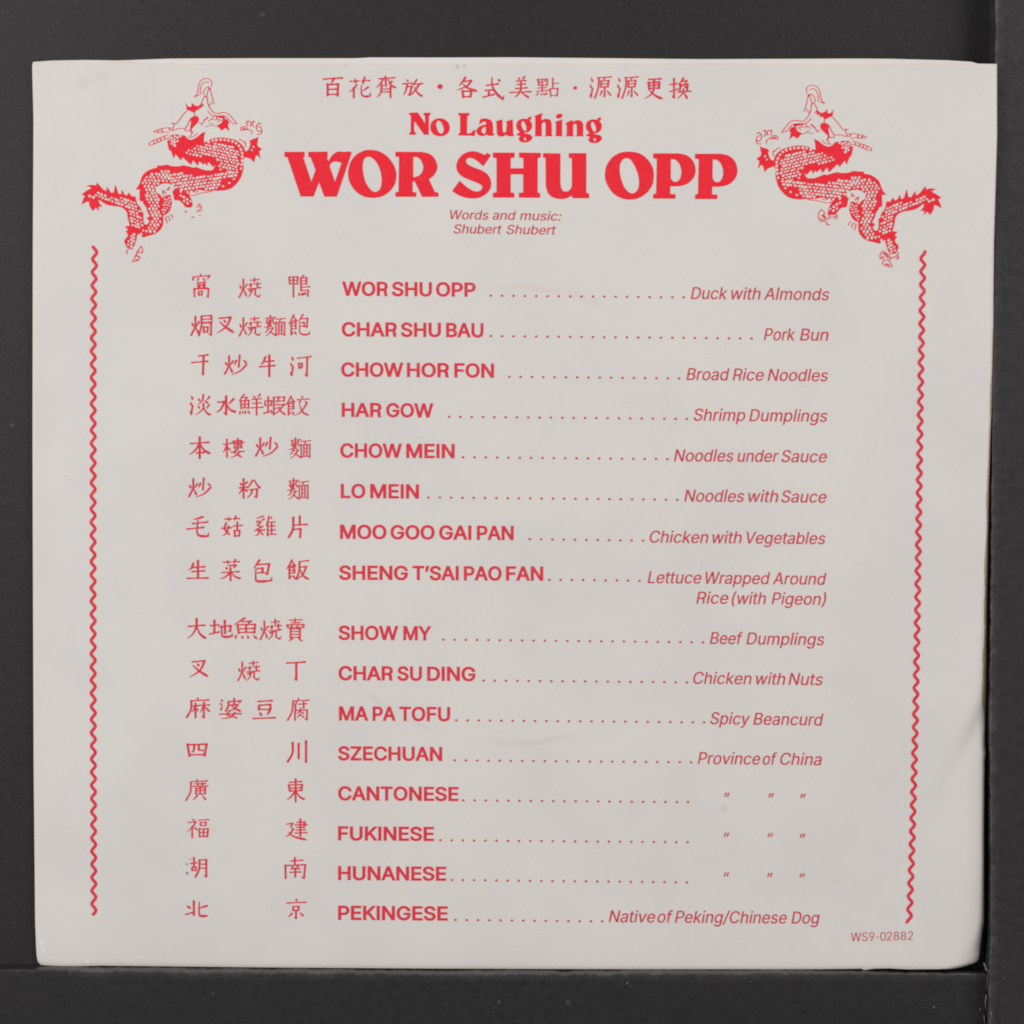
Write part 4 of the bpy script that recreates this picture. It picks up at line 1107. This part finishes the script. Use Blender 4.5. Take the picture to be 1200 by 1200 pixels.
CLAW = [(R1, 0.9, '122,785 75,782 62,742 78,700 112,688'), (R1, 0.9, '76,664 96,650 126,690 120,728 92,755 70,742'), (R1, 0.9, '146,634 166,624 172,660 156,700'), (R1, 0.9, '200,690 190,642 224,624 246,640 226,682'),
        (R1, 0.85, '180,780 186,742 230,722 300,730 318,722 302,692 266,686 236,702'), (R1, 1.7, '228,720 262,716 292,706'), (R1, 0.85, '266,862 258,900 272,930'), (R1, 0.85, '268,880 300,850 338,832'), (R1, 1.3, '72,668 84,655'), (R1, 1.3, '144,636 158,626'), (R1, 1.3, '222,630 240,632')]
FEET_WHOLE = [(R2, 0.9, '160,530 140,560 135,600 160,635'), (R2, 0.85, '160,530 186,560 166,590'), (R2, 0.9, '170,570 196,600 182,622 150,606'), (R2, 1.5, '162,580 190,606'), (R2, 0.9, '150,632 190,632 210,656 228,656'),
              (R2, 0.9, '205,622 225,600 270,592 286,576'), (R2, 0.8, '225,600 214,562'), (R2, 0.9, '270,596 289,580 285,606 262,612'), (R2, 1.2, '200,655 222,658'),
              (R2, 0.9, '665,875 645,905 650,940 682,926'), (R2, 0.9, '665,875 692,890 732,930 720,952 680,946'), (R2, 1.9, '668,893 690,905 716,936'), (R2, 0.9, '680,946 665,980 700,1000 745,1006 726,970 720,952'),
              (R2, 0.9, '732,940 760,925 790,915 796,942 770,936'), (R2, 1.7, '688,980 722,994'), (R2, 0.9, '728,905 748,890'), (R2, 0.9, '797,885 786,915'), (R2, 1.2, '790,918 795,940'), (R2, 0.9, '655,935 672,915')]


def in_poly(x, y, p):
    r = False
    for (ax, ay), (bx, by) in zip(p, p[1:] + p[:1]):
        if (ay > y) != (by > y) and x < (bx - ax) * (y - ay) / (by - ay) + ax:
            r = not r
    return r


def dragon_shapes():
    rnd = random.Random(5)
    pos = [outline(SIL, 0, 0, 1.0)]
    neg = [outline(ARCH, Q4[0], Q4[1], Z)]
    for text, q, step, ang, size in FIELDS:
        poly = outline(text, q[0], q[1], Z)
        cx, cy = sum(p[0] for p in poly) / len(poly), sum(p[1] for p in poly) / len(poly)
        ca, sa = math.cos(math.radians(ang)), math.sin(math.radians(ang))
        for j in range(-24, 25):
            for i in range(-24, 25):
                a, b = (i + 0.5 * (j % 2)) * step, j * step * 0.86
                x, y = cx + a * ca - b * sa + rnd.uniform(-.5, .5), cy + a * sa + b * ca + rnd.uniform(-.35, .35)
                if not in_poly(x, y, poly):
                    continue
                r = size * 1.17 * rnd.uniform(0.78, 1.14)
                t0 = math.radians(ang) + rnd.uniform(-.3, .3)
                neg.append([(x + r * math.cos(t0) * math.cos(k) * 1.12 - r * math.sin(t0) * math.sin(k) * 0.88,
                             y + r * math.sin(t0) * math.cos(k) * 1.12 + r * math.cos(t0) * math.sin(k) * 0.88) for k in (0, .9, 1.8, 2.7, 3.6, 4.5, 5.4)])
    for path, w in RIMS:                                       # pale plates along the outer curve of the neck
        p = crspline([(Q2[0] + float(a.split(',')[0]) / Z, Q2[1] + float(a.split(',')[1]) / Z) for a in path.split()], False, 10)
        acc, last = 0.0, p[0]
        for a, b in zip(p, p[1:]):
            acc += math.hypot(b[0] - a[0], b[1] - a[1])
            if acc > 4.3:
                acc = 0.0
                L = math.hypot(b[0] - a[0], b[1] - a[1])
                tx, ty = (b[0] - a[0]) / L, (b[1] - a[1]) / L
                hw, hl = w / 2 * rnd.uniform(.85, 1.1), 1.55 * rnd.uniform(.85, 1.1)
                neg.append([(b[0] + i * hl * tx * (1 - .12 * j) - j * hw * ty, b[1] + i * hl * ty * (1 - .12 * j) + j * hw * tx) for i, j in ((-1, -1), (0, -1.15), (1, -1), (1.1, 0), (1, 1), (0, 1.15), (-1, 1), (-1.1, 0))])
    thin = [outline(t, q[0], q[1], Z) for t, q in RED]
    for q, w, t in LINES:
        sc = q[2] if len(q) == 3 else Z
        p = [tuple(q[k] + float(c) / sc for k, c in enumerate(tk.split(','))) for tk in t.split()]
        p = crspline(p, False) if len(p) > 2 else p
        thin.append(ribbon(p, w * 0.95))
    return pos, neg, thin


def drawn(lines):
    out = []
    for q, w, t in lines:
        sc = q[2] if len(q) == 3 else Z
        p = [tuple(q[k] + float(c) / sc for k, c in enumerate(tk.split(','))) for tk in t.split()]
        out.append(ribbon(crspline(p, False) if len(p) > 2 else p, w))
    return out


DP, DN, DT = dragon_shapes()
MIRROR = lambda p: [(-1.02074666 * x + 0.0177680 * y + 1196.6333, 0.0387074 * x + 1.01134633 * y - 2.401558) for x, y in p]
_M = np.linalg.inv(np.array([[-1.02074666, 0.0177680, 1196.6333], [0.0387074, 1.01134633, -2.401558], [0, 0, 1]]))
BACK = lambda p: [tuple((_M @ np.array([x, y, 1.0]))[:2]) for x, y in p]
CLAW_L = [BACK(p) for p in drawn(CLAW)]
for fn, lab, more in ((lambda p: p, 'red dragon emblem facing right, its tail at the left border', CLAW_L + drawn(FEET_BROKEN)), (MIRROR, 'red dragon emblem facing left, its tail at the right border', drawn(CLAW + FEET_WHOLE))):
    ink = Ink()
    ink.add([fn(p) for p in DP], [fn(p) for p in DN])
    body = ink.build('dragon_emblem', INK, sleeve, lab)
    ink = Ink()
    ink.add([fn(p) for p in DT] + more)
    ink.build('dragon_linework', INK, body)
